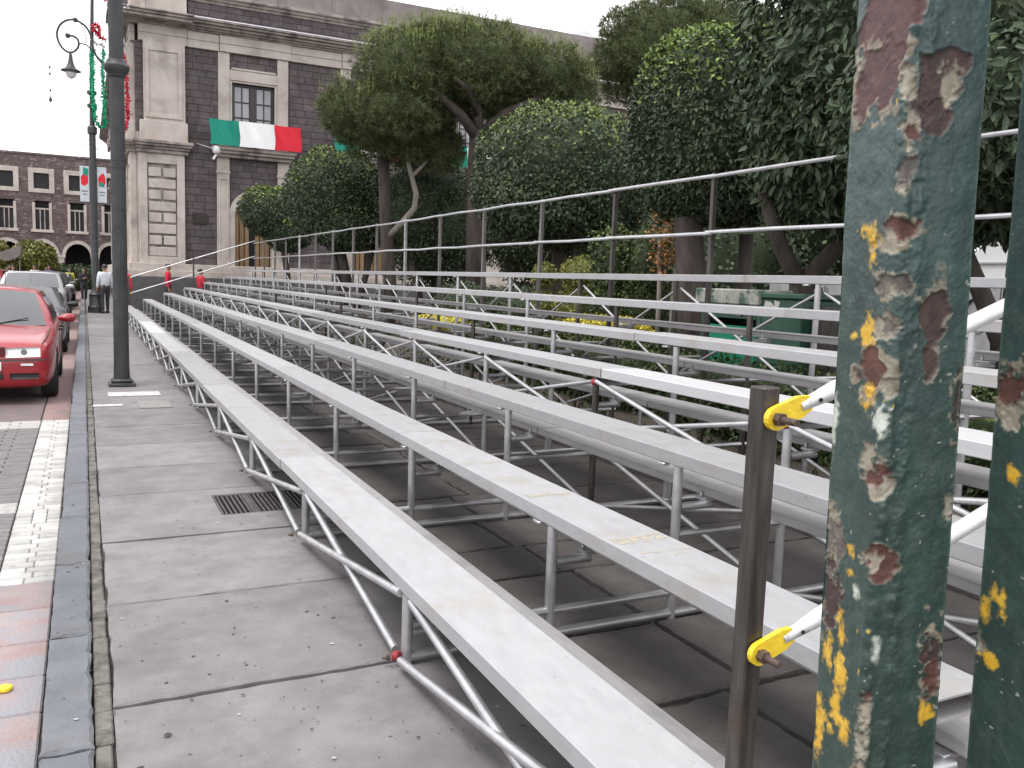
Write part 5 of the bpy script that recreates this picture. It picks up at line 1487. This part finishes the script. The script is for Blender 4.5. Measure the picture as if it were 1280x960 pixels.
for i,(yy, lb) in enumerate(((4.2,'green hedge under the upper benches, length nearest the viewer'),(7.3,'green hedge under the upper benches, length by the green kiosk'),(10.4,'green hedge under the upper benches, length below the yellow flowers'),(13.6,'green hedge under the upper benches, farthest length'))):
    garden('hedge', lb, 'hedge', [(6.5,yy,.42,.42,1.6,.46,4)], 5200, .06, 'leaf_hedge', 50+i, young=(1.4,1.35,.9), amt=.5, lump=.06)
# far greenery filling the square behind
for i,(x,y,rx,rz,zc) in enumerate(((15,13,2.2,1.9,3.4),(19,16,2.4,2.4,4.2),(13,19,2.0,1.6,3.0),(14.5,27,2.2,2.0,3.4),(12,31,1.8,1.6,3.0),(22,9.5,2.6,2.4,4.4),(14.2,16.3,2.3,2.0,2.2))):
    bush('park_tree', ['dim park tree behind the dry orange tree','tall dim park tree far behind the columnar laurel','dim park tree behind the domed tree','dim park tree behind the large pine','dim park tree near the stone building','dim park tree at the far right behind the laurel','low dim park tree seen beyond the thick trunk of the columnar laurel'][i], 'tree',
         [(x,y,zc,rx,rx,rz,2.3)], 7000, .12, 'leaf_bush', trunk=[([(x,y,0),(x,y,zc)],.2,.15)], seed=70+i, core=.85, lump=.08)
# low plants in the soil: uncountable ground cover
g = np.random.default_rng(90)
n = 16000
P = np.stack([4.5+g.random(n)**1.3*6, g.uniform(-1, 33, n), np.zeros(n)], 1)
den = np.sin(P[:,0]*2.1+1)*np.sin(P[:,1]*1.3)+np.sin(P[:,1]*3.1+P[:,0])*.5
P = P[den > .1]; P[:,2] = g.uniform(0, .16, len(P))
V = leaf_arrays(P, np.tile([0,0,1.0], (len(P),1)), .09, g, -.3, .25, .9)
me = mesh_np('ground_cover', V, np.arange(len(V)).reshape(-1,4), np.repeat(tones(len(P), P[:,2], g), 4, 0), (0,0,0))
tag(link('ground_cover', me, M['leaf_hedge']), kind='stuff')

# green kiosk behind the top bench
kx, ky0, ky1 = 6.35, 6.15, 8.0
kc = thing('green_kiosk', 'dark green metal stall cabinet with peeling rim and bright green panel behind the top bench', 'kiosk', (kx+.4, (ky0+ky1)/2, 0))
MB().cbox((kx,6.42,.35),(kx+.9,6.98,1.53),.01).build('cabinet', M['kiosk'], kc)
MB().cbox((kx+.12,5.5,.35),(kx+.9,6.41,1.47),.01).build('rear_cabinet', M['dark_steel'], kc)
MB().cbox((kx-.0,6.99,.35),(kx+.9,7.06,1.50),.008).cbox((kx,7.90,.35),(kx+.9,7.97,1.5),.008).cbox((kx+.5,7.06,.35),(kx+.55,7.90,1.5),.008).build('side_frame', M['kiosk'], kc)
MB().cbox((kx-.05,7.0,1.45),(kx+.95,8.04,1.62),.015).build('rim', M['kiosk_rim'], kc)
MB().cbox((kx-.02,6.38,1.535),(kx+.95,6.995,1.59),.01).build('lid', M['kiosk'], kc)
MB().cbox((kx+.02,7.07,.5),(kx+.05,7.89,1.22),.005).build('front_panel', M['kiosk_bright'], kc)
MB().cbox((kx+.005,7.07,1.3),(kx+.03,7.89,1.415),.005).build('shutter_box', M['kiosk'], kc)
for zz in (1.40,.95): MB().tube((kx-.04,6.5,zz),(kx-.04,5.6,zz),.018,8).build('hinge_bar', M['dark_steel'], kc, 'auto')
MB().prism([(6.72,1.50),(6.80,1.52),(6.79,1.45),(6.86,1.50),(6.93,1.51),(6.95,1.42),(6.90,1.44),(6.88,1.38),(6.82,1.42),(6.75,1.40)],0,kx-.006,kx-.001).build('paint_splash', M['cover_white'], kc)
# pale wall and white tent beyond
hw = thing('graffiti_wall', 'low pale grey wall with dark scribbles behind the green kiosk', 'wall', (11.5, 8.9, 0))
for i in range(6):
    y0 = 5.6+i*1.15
    MB().cbox((11.5,y0+.01,0),(11.66,y0+1.14,1.86+.02*(i%2)),.012).build('panel', M['hoarding'], hw)
g2 = np.random.default_rng(5); mb = MB()
for i in range(26):
    y0 = g2.uniform(5.8,12.2); z0 = g2.uniform(1.0,1.7)
    pts = [(11.487,y0+.09*j+g2.uniform(-.05,.05),z0+g2.uniform(-.14,.14)) for j in range(5)]
    mb.path(pts, .014, 4)
mb.build('scribbles', M['car_black'], hw)
tt = thing('canvas_stall', 'white canvas stall with sloping roof glimpsed between the green posts', 'stall', (12.5, 8.0, 0))
mb = MB(); mb.prism([(6.6,0),(9.2,0),(9.2,2.15),(7.9,2.9),(6.6,2.15)], 0, 12.3, 14.5); mb.build('canopy', M['canvas'], tt)
mb = MB()
for z in (.9, 2.15): mb.cbox((12.27,6.6,z-.015),(12.296,9.2,z+.015),.004)
mb.build('seam', M['hoarding'], tt)
for (xx,yy) in ((12.26,6.57),(12.26,9.23)): MB().tube((xx,yy,0),(xx,yy,2.2),.025,8).build('pole', M['galv'], tt)
# park benches/stone ledges glimpsed under the trees
for i,(x,y,L) in enumerate(((8.7,22.6,1.6),(8.2,19.0,1.3),(8.0,25.4,1.4))):
    b = thing('park_bench', ['pale stone park bench behind the hedge near the pine trunk','pale stone park bench beside the brownish hedge','pale stone park bench under the round tree'][i], 'bench', (x,y,0))
    MB().cbox((x,y-L/2,.95),(x+.45,y+L/2,1.05),.02).build('seat', M['hoarding'], b)
    for s in (-1,1): MB().cbox((x+.08,y+s*L*.35-.08,0),(x+.37,y+s*L*.35+.08,.948),.02).build('leg', M['hoarding'], b)
# yellow green garden bushes and a hedge before the arcades
for i,(x,y,r_,zc) in enumerate(((-3.3,72,1.5,2.0),(-6.2,70,1.7,1.9))):
    bush('round_bush', ['round yellow green bush before the arches, the right hand one','yellow green bush at the left edge before the arches'][i], 'shrub', [(x,y,zc,r_,r_,r_*.95)], 3500, .22, 'leaf_yellow', seed=80+i, core=.85, crown='foliage', group='yellow green bushes before the arches')
bush('long_hedge', 'long low green hedge in front of the arcaded building', 'hedge', [(-3.0,73.5,.8,5.0,.8,1.0,4)], 5000, .2, 'leaf_hedge', seed=83, core=.9, crown='foliage')
tt = thing('grey_canopy', 'pale grey sloping canopy in front of the arches behind the parked cars', 'canopy', (-4.6, 66, 0))
mb = MB(); mb.prism([(-5.6,2.1),(-3.7,2.9),(-3.6,2.95),(-3.75,2.2),(-4.4,1.9)], 1, 65, 67); mb.build('cloth', M['parapet'], tt)
for xx in (-5.4,-3.8): MB().tube((xx,66,0),(xx,66,2.2),.03,6).build('pole', M['galv'], tt)

# ================================================================== CARS
def apply_mods(o):
    dg = bpy.context.evaluated_depsgraph_get(); dg.update()
    me = bpy.data.meshes.new_from_object(o.evaluated_get(dg))
    return me
def interp(xs, ys, x):
    return float(np.interp(x, xs, ys))
def car(label, cat, loc, col, kind='sedan', L=4.38, Wd=1.73, Ht=1.45, flip=False, trim=None, name='parked_car', glass='car_glass', group=None, detail=True):
    """nose at y=0, the tail towards +y, z=0 on the road"""
    t = thing(name, label, cat, loc, PI if flip else 0, group)
    k = L/4.38; hw = Wd/2; hk = Ht/1.45
    if kind == 'suv':
        st = [(0,.66,.42,.66,.70),(.05,.76,.36,.80,.84),(.14,.82,.33,.92,.96),(.35,.88,.32,.96,1.0),(.8,.90,.32,.98,1.04),(1.2,.90,.32,1.0,1.08),(1.5,.90,.32,1.02,1.05),(2.4,.90,.32,1.03,1.03),(3.4,.90,.32,1.03,1.03),(4.1,.89,.34,1.02,1.03),(4.3,.86,.38,1.0,1.0),(4.38,.78,.45,.9,.9)]
    else:
        st = [(0,.62,.30,.56,.58),(.03,.70,.25,.60,.615),(.06,.745,.22,.72,.74),(.13,.79,.20,.765,.79),(.32,.83,.195,.79,.83),(.7,.855,.195,.83,.885),(1.1,.865,.195,.87,.935),(1.5,.865,.195,.91,.965),(2.0,.865,.195,.935,.95),(2.8,.865,.195,.945,.95),(3.4,.865,.195,.95,.96),(3.72,.86,.195,.96,1.0),(4.1,.84,.21,.93,1.0),(4.3,.79,.27,.86,.95),(4.38,.72,.36,.78,.86)]
    V, F = [], []
    sw = hw/.865
    for (y, w, zb, bl_, tp_) in st:
        w *= sw/ (1.04 if kind == 'suv' else 1); bl_ *= hk; tp_ *= hk; zb_ = zb
        mid = zb_+(bl_-zb_)*.45
        half = [(0,zb_),(w*.86,zb_),(w*.965,zb_+.05),(w*1.0,mid),(w*.985,bl_-.10*(bl_-zb_)),(w*.94,bl_),(w*.80,bl_+(tp_-bl_)*.55),(w*.4,bl_+(tp_-bl_)*.95),(0,tp_)]
        ring = half+[(-x, z) for (x, z) in half[-2:0:-1]]
        for (x, z) in ring: V.append((x, y*k, z))
    nr = 16
    for i in range(len(st)-1):
        for j in range(nr):
            a, b = i*nr+j, i*nr+(j+1) % nr
            F.append((a, b, b+nr, a+nr))
    F.append(tuple(range(nr))[::-1]); F.append(tuple(range((len(st)-1)*nr, len(st)*nr)))
    me = bpy.data.meshes.new('body'); me.from_pydata(V, [], F); 
    bm = bmesh.new(); bm.from_mesh(me); bmesh.ops.recalc_face_normals(bm, faces=bm.faces); bm.to_mesh(me); bm.free()
    tmp = bpy.data.objects.new('tmp', me); COL.objects.link(tmp)
    s_ = tmp.modifiers.new('s', 'SUBSURF'); s_.levels = 2; s_.render_levels = 2
    wr = .315 if kind == 'sedan' else .35
    wy = (.86*k, (.86+2.52)*k)
    cm_ = MB()
    for y in wy:
        for s in (-1, 1):
            cm_.tube((s*(hw-.30), y, wr), (s*(hw+.3), y, wr), wr+.055, 28)
    cme = cm_.mesh('cut', fix=True); co = bpy.data.objects.new('cut', cme); COL.objects.link(co)
    bo = tmp.modifiers.new('b', 'BOOLEAN'); bo.object = co; bo.operation = 'DIFFERENCE'; bo.solver = 'EXACT'
    me2 = apply_mods(tmp); me2.name = 'body'
    bpy.data.objects.remove(tmp); bpy.data.objects.remove(co)
    me2.materials.clear(); me2.materials.append(col)
    me2.polygons.foreach_set('use_smooth', [True]*len(me2.polygons))
    me2.set_sharp_from_angle(angle=R(40))
    body = link('body', me2, None, t)
    loc_b = lambda nm, mb, mat, par=t, sm='auto': link(nm, mb.mesh(nm, sm), mat, par)
    # greenhouse: (y, half width, z) rings
    if kind == 'suv': base = [(1.18,.80,1.0),(4.2,.80,1.0)]; roof = [(1.85,.66,1.41),(4.0,.66,1.41)]; cz = 1.45
    else: base = [(1.42,.795,.925),(3.85,.79,.94)]; roof = [(2.12,.60,1.375),(3.22,.59,1.37)]; cz = 1.45
    V, F = [], []; ny = 10; nx_ = 8
    def top_pt(u, v):              # u across -1..1, v along 0..1
        y = roof[0][0]+(roof[1][0]-roof[0][0])*v
        w = roof[0][1]
        return (w*u*sw, (y + (-.10 if v < .5 else .10)*(1-abs(u)**2)*abs(v-.5)*2)*k, (roof[0][2]+(cz-roof[0][2])*(1-abs(u)**2.6)*(1-.25*abs(2*v-1)**3))*hk)
    def base_pt(u, v):
        y = base[0][0]+(base[1][0]-base[0][0])*v
        return (base[0][1]*u*sw, (y + (-.20 if v < .5 else .14)*(1-abs(u)**2)*abs(v-.5)*2)*k, base[0][2]*hk-.02)
    def shell(u, v, h):            # h 0 base .. 1 roof edge, slight bulge
        a, b = base_pt(u, v), top_pt(u, v)
        bul = math.sin(PI*h)*.028
        p = [a[i]+(b[i]-a[i])*h for i in range(3)]
        if abs(u) > .99: p[0] += bul*u
        else: p[1] += (-bul if v < .5 else bul)
        p[2] += bul*.5
        return p
    per = [(-1+2*i/nx_, 0.0) for i in range(nx_)]+[(1, i/ny) for i in range(ny)]+[(1-2*i/nx_, 1.0) for i in range(nx_)]+[(-1, 1-i/ny) for i in range(ny)]
    hs_n = [0,.2,.4,.6,.8,1.0]
    for h in hs_n:
        for (u, v) in per: V.append(shell(u, v, h))
    m_ = len(per)
    for i in range(len(hs_n)-1):
        for j in range(m_): F.append((i*m_+j, i*m_+(j+1) % m_, (i+1)*m_+(j+1) % m_, (i+1)*m_+j))
    b0 = len(V)
    for i in range(nx_+1):
        for j in range(ny+1): V.append(top_pt((-1+2*i/nx_)*.999, j/ny))
    for i in range(nx_):
        for j in range(ny): q = b0+i*(ny+1)+j; F.append((q, q+ny+1, q+ny+2, q+1))
    mb = MB(); mb.add(V, F); loc_b('roof', mb, col, t, True)
    def glass_patch(nm, uv, h0=.10, h1=.90, off=.006, mat=None):
        mb = MB(); n = len(uv)
        for h in (h0, .5*(h0+h1), h1):
            for (u, v) in uv:
                p = shell(u, v, h)
                if abs(u) > .99: p = [p[0]+off*u, p[1], p[2]]
                else: p = [p[0], p[1]+(-off if v < .5 else off), p[2]+off]
                mb.v.append(p)
        for i in range(2):
            for j in range(n-1): mb.f.append((i*n+j, i*n+j+1, (i+1)*n+j+1, (i+1)*n+j)); mb.mi.append(0)
        return loc_b(nm, mb, M[glass] if mat is None else mat, t, True)
    ws = glass_patch('windscreen', [(u, 0.0) for u in np.linspace(-.90,.90,9)], .04, .93)
    glass_patch('rear_window', [(u, 1.0) for u in np.linspace(-.86,.86,7)])
    for s in (-1, 1):
        for (a, b) in (((.06,.44),(.48,.90)) if kind == 'sedan' else ((.07,.36),(.39,.66),(.69,.94))):
            glass_patch('side_window', [(s*1.0, v) for v in np.linspace(a, b, 5)], .14, .88)
    # wheels
    for y in wy:
        for s in (-1, 1):
            wx = s*(hw-.115)
            mb = MB(); prof = [(wr-.10,-.095),(wr-.03,-.10),(wr-.004,-.08),(wr,-.05),(wr,.05),(wr-.004,.08),(wr-.03,.10),(wr-.10,.095)]
            vs, fs = [], []; n = 28
            for (r_, x_) in prof:
                for q in range(n):
                    a = 2*PI*q/n; vs.append((wx+x_*s, y+r_*math.cos(a), wr+r_*math.sin(a)))
            for i in range(len(prof)-1):
                for q in range(n): fs.append((i*n+q, i*n+(q+1) % n, (i+1)*n+(q+1) % n, (i+1)*n+q))
            mb.add(vs, fs); w = loc_b('wheel', mb, M['tyre'])
            mb = MB(); mb.tube((wx+.05*s,y,wr),(wx+.07*s,y,wr),wr-.10,24)
            for q in range(5):
                a = 2*PI*q/5; d = Vector((0,math.cos(a),math.sin(a))); e = Vector((0,-math.sin(a),math.cos(a)))
                c = Vector((wx+.078*s,y,wr)); r_ = wr-.105
                mb.add([c+e*.03,c-e*.03,c+d*r_-e*.045,c+d*r_+e*.045], [(0,1,2,3)])
            loc_b('rim', mb, M['rim'], w)
    # mirrors
    for s in (-1, 1):
        mb = MB(); y = (base[0][0]+.42)*k; z = (base[0][2]+.075)*hk
        sx = s*(hw-.02)
        mb.v += []; 
        rows = []
        for (dx, w_, hz_) in ((.0,.03,.022),(.05,.055,.045),(.10,.068,.062),(.16,.066,.066),(.20,.05,.058),(.225,.02,.03)):
            rows.append([(sx+s*dx, y+.01+w_*math.cos(a)*(.8 if math.cos(a)>0 else 1.1), z+.015+hz_*math.sin(a)) for a in [2*PI*q/12 for q in range(12)]])
        b0 = 0
        for r_ in rows: mb.v += r_
        for i in range(len(rows)-1):
            for q in range(12): mb.f.append((i*12+q, i*12+(q+1)%12, (i+1)*12+(q+1)%12, (i+1)*12+q)); mb.mi.append(0)
        mb.f.append(tuple(range(12))); mb.mi.append(0); mb.f.append(tuple(range(60,72))); mb.mi.append(0)
        me = mb.mesh('mirror', 'auto', fix=True); o = link('mirror', me, trim or col, t)
    # dark sill below, wheel wells, plate
    mb = MB(); mb.box((-hw+.12,.35*k,.20),(hw-.12,4.1*k,.42)); loc_b('underbody', mb, M['car_black'], t, False)
    if not detail: 
        return t
    # front: lamps, grille, intakes follow the nose
    ys_ = [0,.5,.62,.70,.745,.79,.83]; yy_ = [0,-.005,.004,.03,.06,.13,.32]
    if kind == 'sedan': yz = lambda z: interp([.3,.575,.60,.72,.765,.79],[0,0,.025,.055,.12,.3], z)
    else: yz = lambda z: interp([.3,.68,.8,.94],[0,0,.04,.14], z)
    def nose(nm, x0, x1, z0, z1, mat, dep=.012, par=t, skew=0.0, n=8, sides=(-1,1)):
        for s in sides:
            mb = MB()
            for r_ in range(4):
                for i in range(n+1):
                    x = x0+(x1-x0)*i/n; v = r_/3
                    z = z0+(z1-z0)*v+skew*(x-x0)
                    y = yz(z)+max(interp(ys_, yy_, x/sw), 0)*(1.0 if z < .6 else .9)-dep
                    mb.v.append((s*x, y, z))
            for r_ in range(3):
                for i in range(n): q = r_*(n+1)+i; mb.f.append((q,q+1,q+n+2,q+n+1)); mb.mi.append(0)
            # side walls so that the piece has depth
            o = [i for i in range(n+1)]+[(r_+1)*(n+1)-1 for r_ in range(1,4)]+[3*(n+1)+i for i in range(n-1,-1,-1)]+[r_*(n+1) for r_ in range(2,0,-1)]
            k0 = len(mb.v)
            for q in o: mb.v.append((mb.v[q][0], mb.v[q][1]+.05, mb.v[q][2]))
            for i in range(len(o)): j = (i+1) % len(o); mb.f.append((o[i],o[j],k0+j,k0+i)); mb.mi.append(0)
            yield loc_b(nm, mb, mat, par, True)
    zo = 0 if kind == 'sedan' else .14
    for hl in list(nose('headlight', .30, .68, .60+zo, .722+zo, M['lamp_clear'], .014, skew=.03)):
        s = 1 if hl.data.vertices[0].co.x > 0 else -1
        for (cx, r_) in ((.50,.036),):
            mb = MB(); y = yz(.67+zo)+max(interp(ys_,yy_,cx),0)-.02
            mb.tube((s*cx,y,.672+zo),(s*cx,y-.006,.672+zo),r_,16); loc_b('bulb_ring', mb, M['lamp_inner'], hl)
    list(nose('indicator', .46, .60, .505+zo, .535+zo, M['lamp_clear'], .012))
    list(nose('bumper_groove', .02, .74, .565+zo, .583+zo, M['car_black'], .006))
    list(nose('lower_intake', .34, .66, .335+zo*.5, .405+zo*.5, M['car_black'], .010))
    mb = MB(); mb.cbox((-.27,.0,.33+zo*.5),(.27,.06,.41+zo*.5),.01); mb.v = [(x,y-.012,z) for (x,y,z) in mb.v]; loc_b('middle_intake', mb, M['car_black'])
    mb = MB(); mb.cbox((-.29,.0,.615+zo),(.29,.06,.735+zo),.01); mb.v = [(x,y+.012+(z-.6-zo)*.25,z) for (x,y,z) in mb.v]; gl_ = loc_b('grille', mb, M['car_black'])
    mb = MB()
    for i in range(4):
        z = .63+zo+i*.027; mb.box((-.28,.004+i*.007,z),(.28,.02+i*.007,z+.008))
    loc_b('grille_bar', mb, trim or col, gl_, False)
    mb = MB(); mb.cbox((-.25,-.02,.44+zo),(.25,-.008,.55+zo),.006); loc_b('number_plate', mb, M['flag_w'])
    # hood edge seams and wipers
    mb = MB()
    for s in (-1, 1):
        pts = [(s*.70*sw, .10, .772+zo*1.3), (s*.745*sw, .5, .838+zo), (s*.765*sw, 1.0, .905+zo*.9), (s*.77*sw, 1.38, .945+zo*.6)]
        if kind == 'sedan': mb.path(pts, .006, 5)
    if mb.v: loc_b('hood_seam', mb, M['car_black'])
    mb = MB()
    for (x0, x1) in ((-.55,.0),(.0,.52)):
        p0 = shell(x0/.8, 0.0, .02); p1 = shell(x1/.8, 0.0, .20)
        mb.tube((p0[0],p0[1]-.02,p0[2]+.015),(p1[0],p1[1]-.02,p1[2]+.015),.008,6)
    loc_b('wiper', mb, M['car_black'])
    mb = MB(); mb.tube((.1,3.1*k,cz*hk-.02),(.1,3.25*k,cz*hk+.20),.004,5); loc_b('aerial', mb, M['car_black'])
    for s in (-1, 1):
        mb = MB()
        for (y0,y1,z) in ((1.62,1.625,.55),(2.62,2.625,.55),(3.45,3.455,.55)):
            mb.box((s*(hw-.004),y0*k,.28),(s*(hw+.0015),(y1+.004)*k,.88*hk))
        for y in (2.45,3.3): mb.cbox((s*(hw-.02),y*k-.09,.80*hk),(s*(hw+.022),y*k+.06,.835*hk),.008)
        loc_b('door_lines', mb, M['car_black'])
    return t

red = paint('red car paint', (0.30,0.010,0.018))
dgrey = paint('dark grey car paint', (0.05,0.052,0.056))
silver = paint('silver car paint', (0.42,0.43,0.44))
whitep = paint('white car paint', (0.42,0.43,0.43))
black = paint('black car paint', (0.02,0.02,0.022))
car('red sedan parked at the kerb, nearest car', 'car', (-1.20, 12.42, -.15), red)
car('dark grey sedan parked right behind the red sedan', 'car', (-1.19, 19.35, -.15), dgrey, L=4.5, trim=M['car_black'], Ht=1.37)
car('white sport utility car third in the row along the kerb', 'car', (-1.36, 27.2, -.15), whitep, 'suv', L=4.4, Ht=1.60, Wd=1.76)
car('black car parked behind the white one', 'car', (-1.30, 32.6, -.15), black, 'suv', L=4.5, Ht=1.6, detail=False)
car('silver car at the left edge, in the second lane', 'car', (-3.55, 28.0, -.15), silver, 'suv', L=4.3, Ht=1.55, detail=False)
car('small bright red car farther back in the second lane', 'car', (-3.6, 38.0, -.15), red, 'suv', L=4.2, Ht=1.62, detail=False)
car('far black car near the end of the parked row', 'car', (-1.4, 40.0, -.15), black, detail=False)
car('distant dark grey car close to the hedge', 'car', (-1.3, 50.0, -.15), dgrey, 'suv', detail=False)

# ================================================================== PEOPLE
def skin(verts, edges, radii, sub=1, root=0):
    me = bpy.data.meshes.new('s'); me.from_pydata(verts, edges, [])
    o = bpy.data.objects.new('s', me); COL.objects.link(o)
    m = o.modifiers.new('k', 'SKIN'); m.use_smooth_shade = True
    sv = me.skin_vertices[0].data if len(me.skin_vertices) else None
    for i, r_ in enumerate(radii):
        sv[i].radius = r_ if isinstance(r_, tuple) else (r_, r_)
        sv[i].use_root = (i == root)
    s = o.modifiers.new('u', 'SUBSURF'); s.levels = sub; s.render_levels = sub
    r_ = apply_mods(o)
    bpy.data.objects.remove(o)
    r_.materials.clear()
    r_.polygons.foreach_set('use_smooth', [True]*len(r_.polygons))
    return r_
def person(label, loc, rz, shirt, trousers, height=1.70, long_sleeve=True, arms='down', hair='hair', step=.08, name='person', extra=None, group=None):
    """front is -y"""
    t = thing(name, label, 'person', loc, rz, group)
    k = height/1.70
    J = {'pelvis':(0,0,.92),'waist':(0,.0,1.06),'chest':(0,.01,1.28),'neckb':(0,.015,1.43),'neck':(0,.0,1.50),'jaw':(0,-.02,1.55),'head':(0,-.005,1.62),'crown':(0,.01,1.68),
         'nose':(0,-.10,1.595)}
    Rr = {'pelvis':.125,'waist':.115,'chest':.125,'neckb':.07,'neck':.052,'jaw':.068,'head':.088,'crown':.06,'nose':.014}
    E = [('pelvis','waist'),('waist','chest'),('chest','neckb'),('neckb','neck'),('neck','jaw'),('jaw','head'),('head','crown'),('head','nose')]
    for s, q in ((-1,'l'),(1,'r')):
        J['ear'+q] = (s*.088,.0,1.60); Rr['ear'+q] = .018; E.append(('head','ear'+q))
        J['sh'+q] = (s*.185,.01,1.40); Rr['sh'+q] = .058
        if arms == 'hold' : el, wr_, hd = (s*.24,.02,1.13), (s*.10,-.24,1.18), (s*.07,-.30,1.22)
        elif arms == 'hip' and s > 0: el, wr_, hd = (s*.36,.06,1.16), (s*.20,-.02,1.0), (s*.16,-.06,.97)
        else: el, wr_, hd = (s*.235,.03,1.12), (s*.25,-.03,.88), (s*.25,-.06,.80)
        J['el'+q] = el; J['wr'+q] = wr_; J['pm'+q] = hd
        Rr['el'+q] = .042; Rr['wr'+q] = .028; Rr['pm'+q] = .030
        E += [('chest','sh'+q),('sh'+q,'el'+q),('el'+q,'wr'+q),('wr'+q,'pm'+q)]
        d = (Vector(hd)-Vector(wr_)).normalized(); side = d.cross(Vector((1,0,0))).normalized()
        for f in range(4):
            a = Vector(hd)+d*.035+side*(f-1.5)*.018
            b = a+d*(.055 if f in (1,2) else .045)+Vector((-s*.012,0,0))
            J[f'f{f}{q}'] = tuple(a); J[f'g{f}{q}'] = tuple(b); Rr[f'f{f}{q}'] = .0095; Rr[f'g{f}{q}'] = .0075
            E += [('pm'+q,f'f{f}{q}'),(f'f{f}{q}',f'g{f}{q}')]
        a = Vector(wr_).lerp(Vector(hd), .6)+side*-.035; b = a+d*.045+side*-.012
        J['t'+q] = tuple(a); J['u'+q] = tuple(b); Rr['t'+q] = .011; Rr['u'+q] = .009
        E += [('pm'+q,'t'+q),('t'+q,'u'+q)]
        y = s*step
        J['hip'+q] = (s*.095,.0,.86); J['kn'+q] = (s*.105,y*.5-.02,.48); J['an'+q] = (s*.11,y+.02,.09); J['to'+q] = (s*.125,y-.14,.035)
        Rr['hip'+q] = .095; Rr['kn'+q] = .06; Rr['an'+q] = .042; Rr['to'+q] = .035
        E += [('pelvis','hip'+q),('hip'+q,'kn'+q),('kn'+q,'an'+q),('an'+q,'to'+q)]
    def sub(names, grow, sub_=1, root='pelvis', ends=None):
        nm = [n for n in J if n in names]; ix = {n:i for i,n in enumerate(nm)}
        vs = [tuple(c*k for c in (ends[n] if ends and n in ends else J[n])) for n in nm]
        es = [(ix[a],ix[b]) for a,b in E if a in ix and b in ix]
        rr = [((Rr[n]*k*1.0+grow)*(1.38 if n in ('chest','waist','pelvis') else 1), (Rr[n]*k+grow)*(.85 if n in ('chest','waist','pelvis') else 1)) for n in nm]
        return skin(vs, es, rr, sub_, ix.get(root, 0))
    me = sub(list(J), 0); link('body', me, M['skin'], t)
    up = ['pelvis','waist','chest','neckb','shl','shr','ell','elr']+(['wrl','wrr'] if long_sleeve else [])
    link('shirt', sub(up, .020, ends={'pelvis':(0,0,.86)}), shirt, t)
    lo = ['waist','pelvis','hipl','hipr','knl','knr','anl','anr']
    link('trousers', sub(lo, .013), trousers, t)
    for q in 'lr':
        a, b = Vector(J['an'+q])*k, Vector(J['to'+q])*k
        mb = MB(); mb.path([a+Vector((0,.05,-.04)), a+Vector((0,.0,-.035)), a.lerp(b,.5)+Vector((0,0,-.01)), b+Vector((0,-.03,0))], [.045,.058,.05,.032], 10)
        link('shoe', mb.mesh('shoe', True), M['car_black'], t)
    # hair cap and eyes
    bm = bmesh.new(); bmesh.ops.create_uvsphere(bm, u_segments=16, v_segments=10, radius=1)
    for v in bm.verts:
        c = v.co
        v.co = Vector((c.x*.102, .014+c.y*.108, 1.638+c.z*.088))*k
    dl = [v for v in bm.verts if v.co.z < 1.60*k or (v.co.y < -.05*k and v.co.z < 1.665*k)]
    bmesh.ops.delete(bm, geom=dl, context='VERTS')
    hm = bpy.data.meshes.new('hair'); bm.to_mesh(hm); bm.free(); hm.polygons.foreach_set('use_smooth',[True]*len(hm.polygons))
    link('hair', hm, M[hair], t)
    for s in (-1,1):
        mb = MB(); mb.lathe([(.002,-.01),(.010,-.004),(.010,.004),(.002,.01)], (s*.034*k,-.088*k,1.625*k), 8); link('eye', mb.mesh('eye', True), M['eye'], t)
    return t
cw, cr_, cd, cj, cm2 = cloth('white shirt', (.62,.65,.70)), cloth('red jersey', (.55,.03,.06)), cloth('dark trousers', (.035,.036,.042)), cloth('dark jacket', (.03,.03,.038)), cloth('maroon trousers', (.10,.02,.035))
cy, cb, cp = cloth('yellow vest', (.62,.66,.12)), cloth('blue jacket', (.05,.06,.28)), cloth('pink shirt', (.6,.3,.3))
person('man in white shirt and dark trousers walking by the far lamp post', (.66,34.6,0), R(200), cw, cd, 1.74)
person('person in red with white sleeve mostly hidden behind the near lamp post', (1.28,33.9,0), R(150), cr_, cm2, 1.68)
o = person('person in red jersey standing at the corner of the stone building behind the bench rows', (2.86,35.4,.0), R(80), cr_, cd, 1.84)
person('smaller person in red by the doorway beyond the bench rows', (4.05,35.6,0), R(110), cr_, cd, 1.70, arms='hold')
person('dark dressed person holding white papers near the hedge', (-.02,50.5,-.15), R(20), cj, cd, 1.72, arms='hold')
person('person in a yellow vest among the parked cars', (-.75,56,-.15), R(10), cy, cd, 1.70)
person('person in a blue jacket in front of the hedge', (-1.9,60,-.15), R(-20), cb, cd, 1.80)
crowd = [(-5.0,58,cj,'dark clothes at the left edge of the street crowd'),(-4.6,60,cp,'pink shirt in the street crowd beside the person in dark clothes'),(-4.2,63,cj,'dark jacket before the grey canopy'),(-3.3,52,cw,'white shirt behind the small red car'),
         (-3.9,57,cr_,'red top in the street crowd before the grey canopy'),(-2.6,58,cw,'white shirt in front of the round bush'),(-5.5,62,cw,'pale shirt at the far left of the street crowd'),(-2.2,64,cj,'dark jacket to the right of the round bush')]
for (x, y, c, lb) in crowd:
    person('distant person with '+lb, (x,y,-.15), rng.uniform(-.6,.6), c, cd, rng.uniform(1.62,1.8), group='people in the street before the arches')
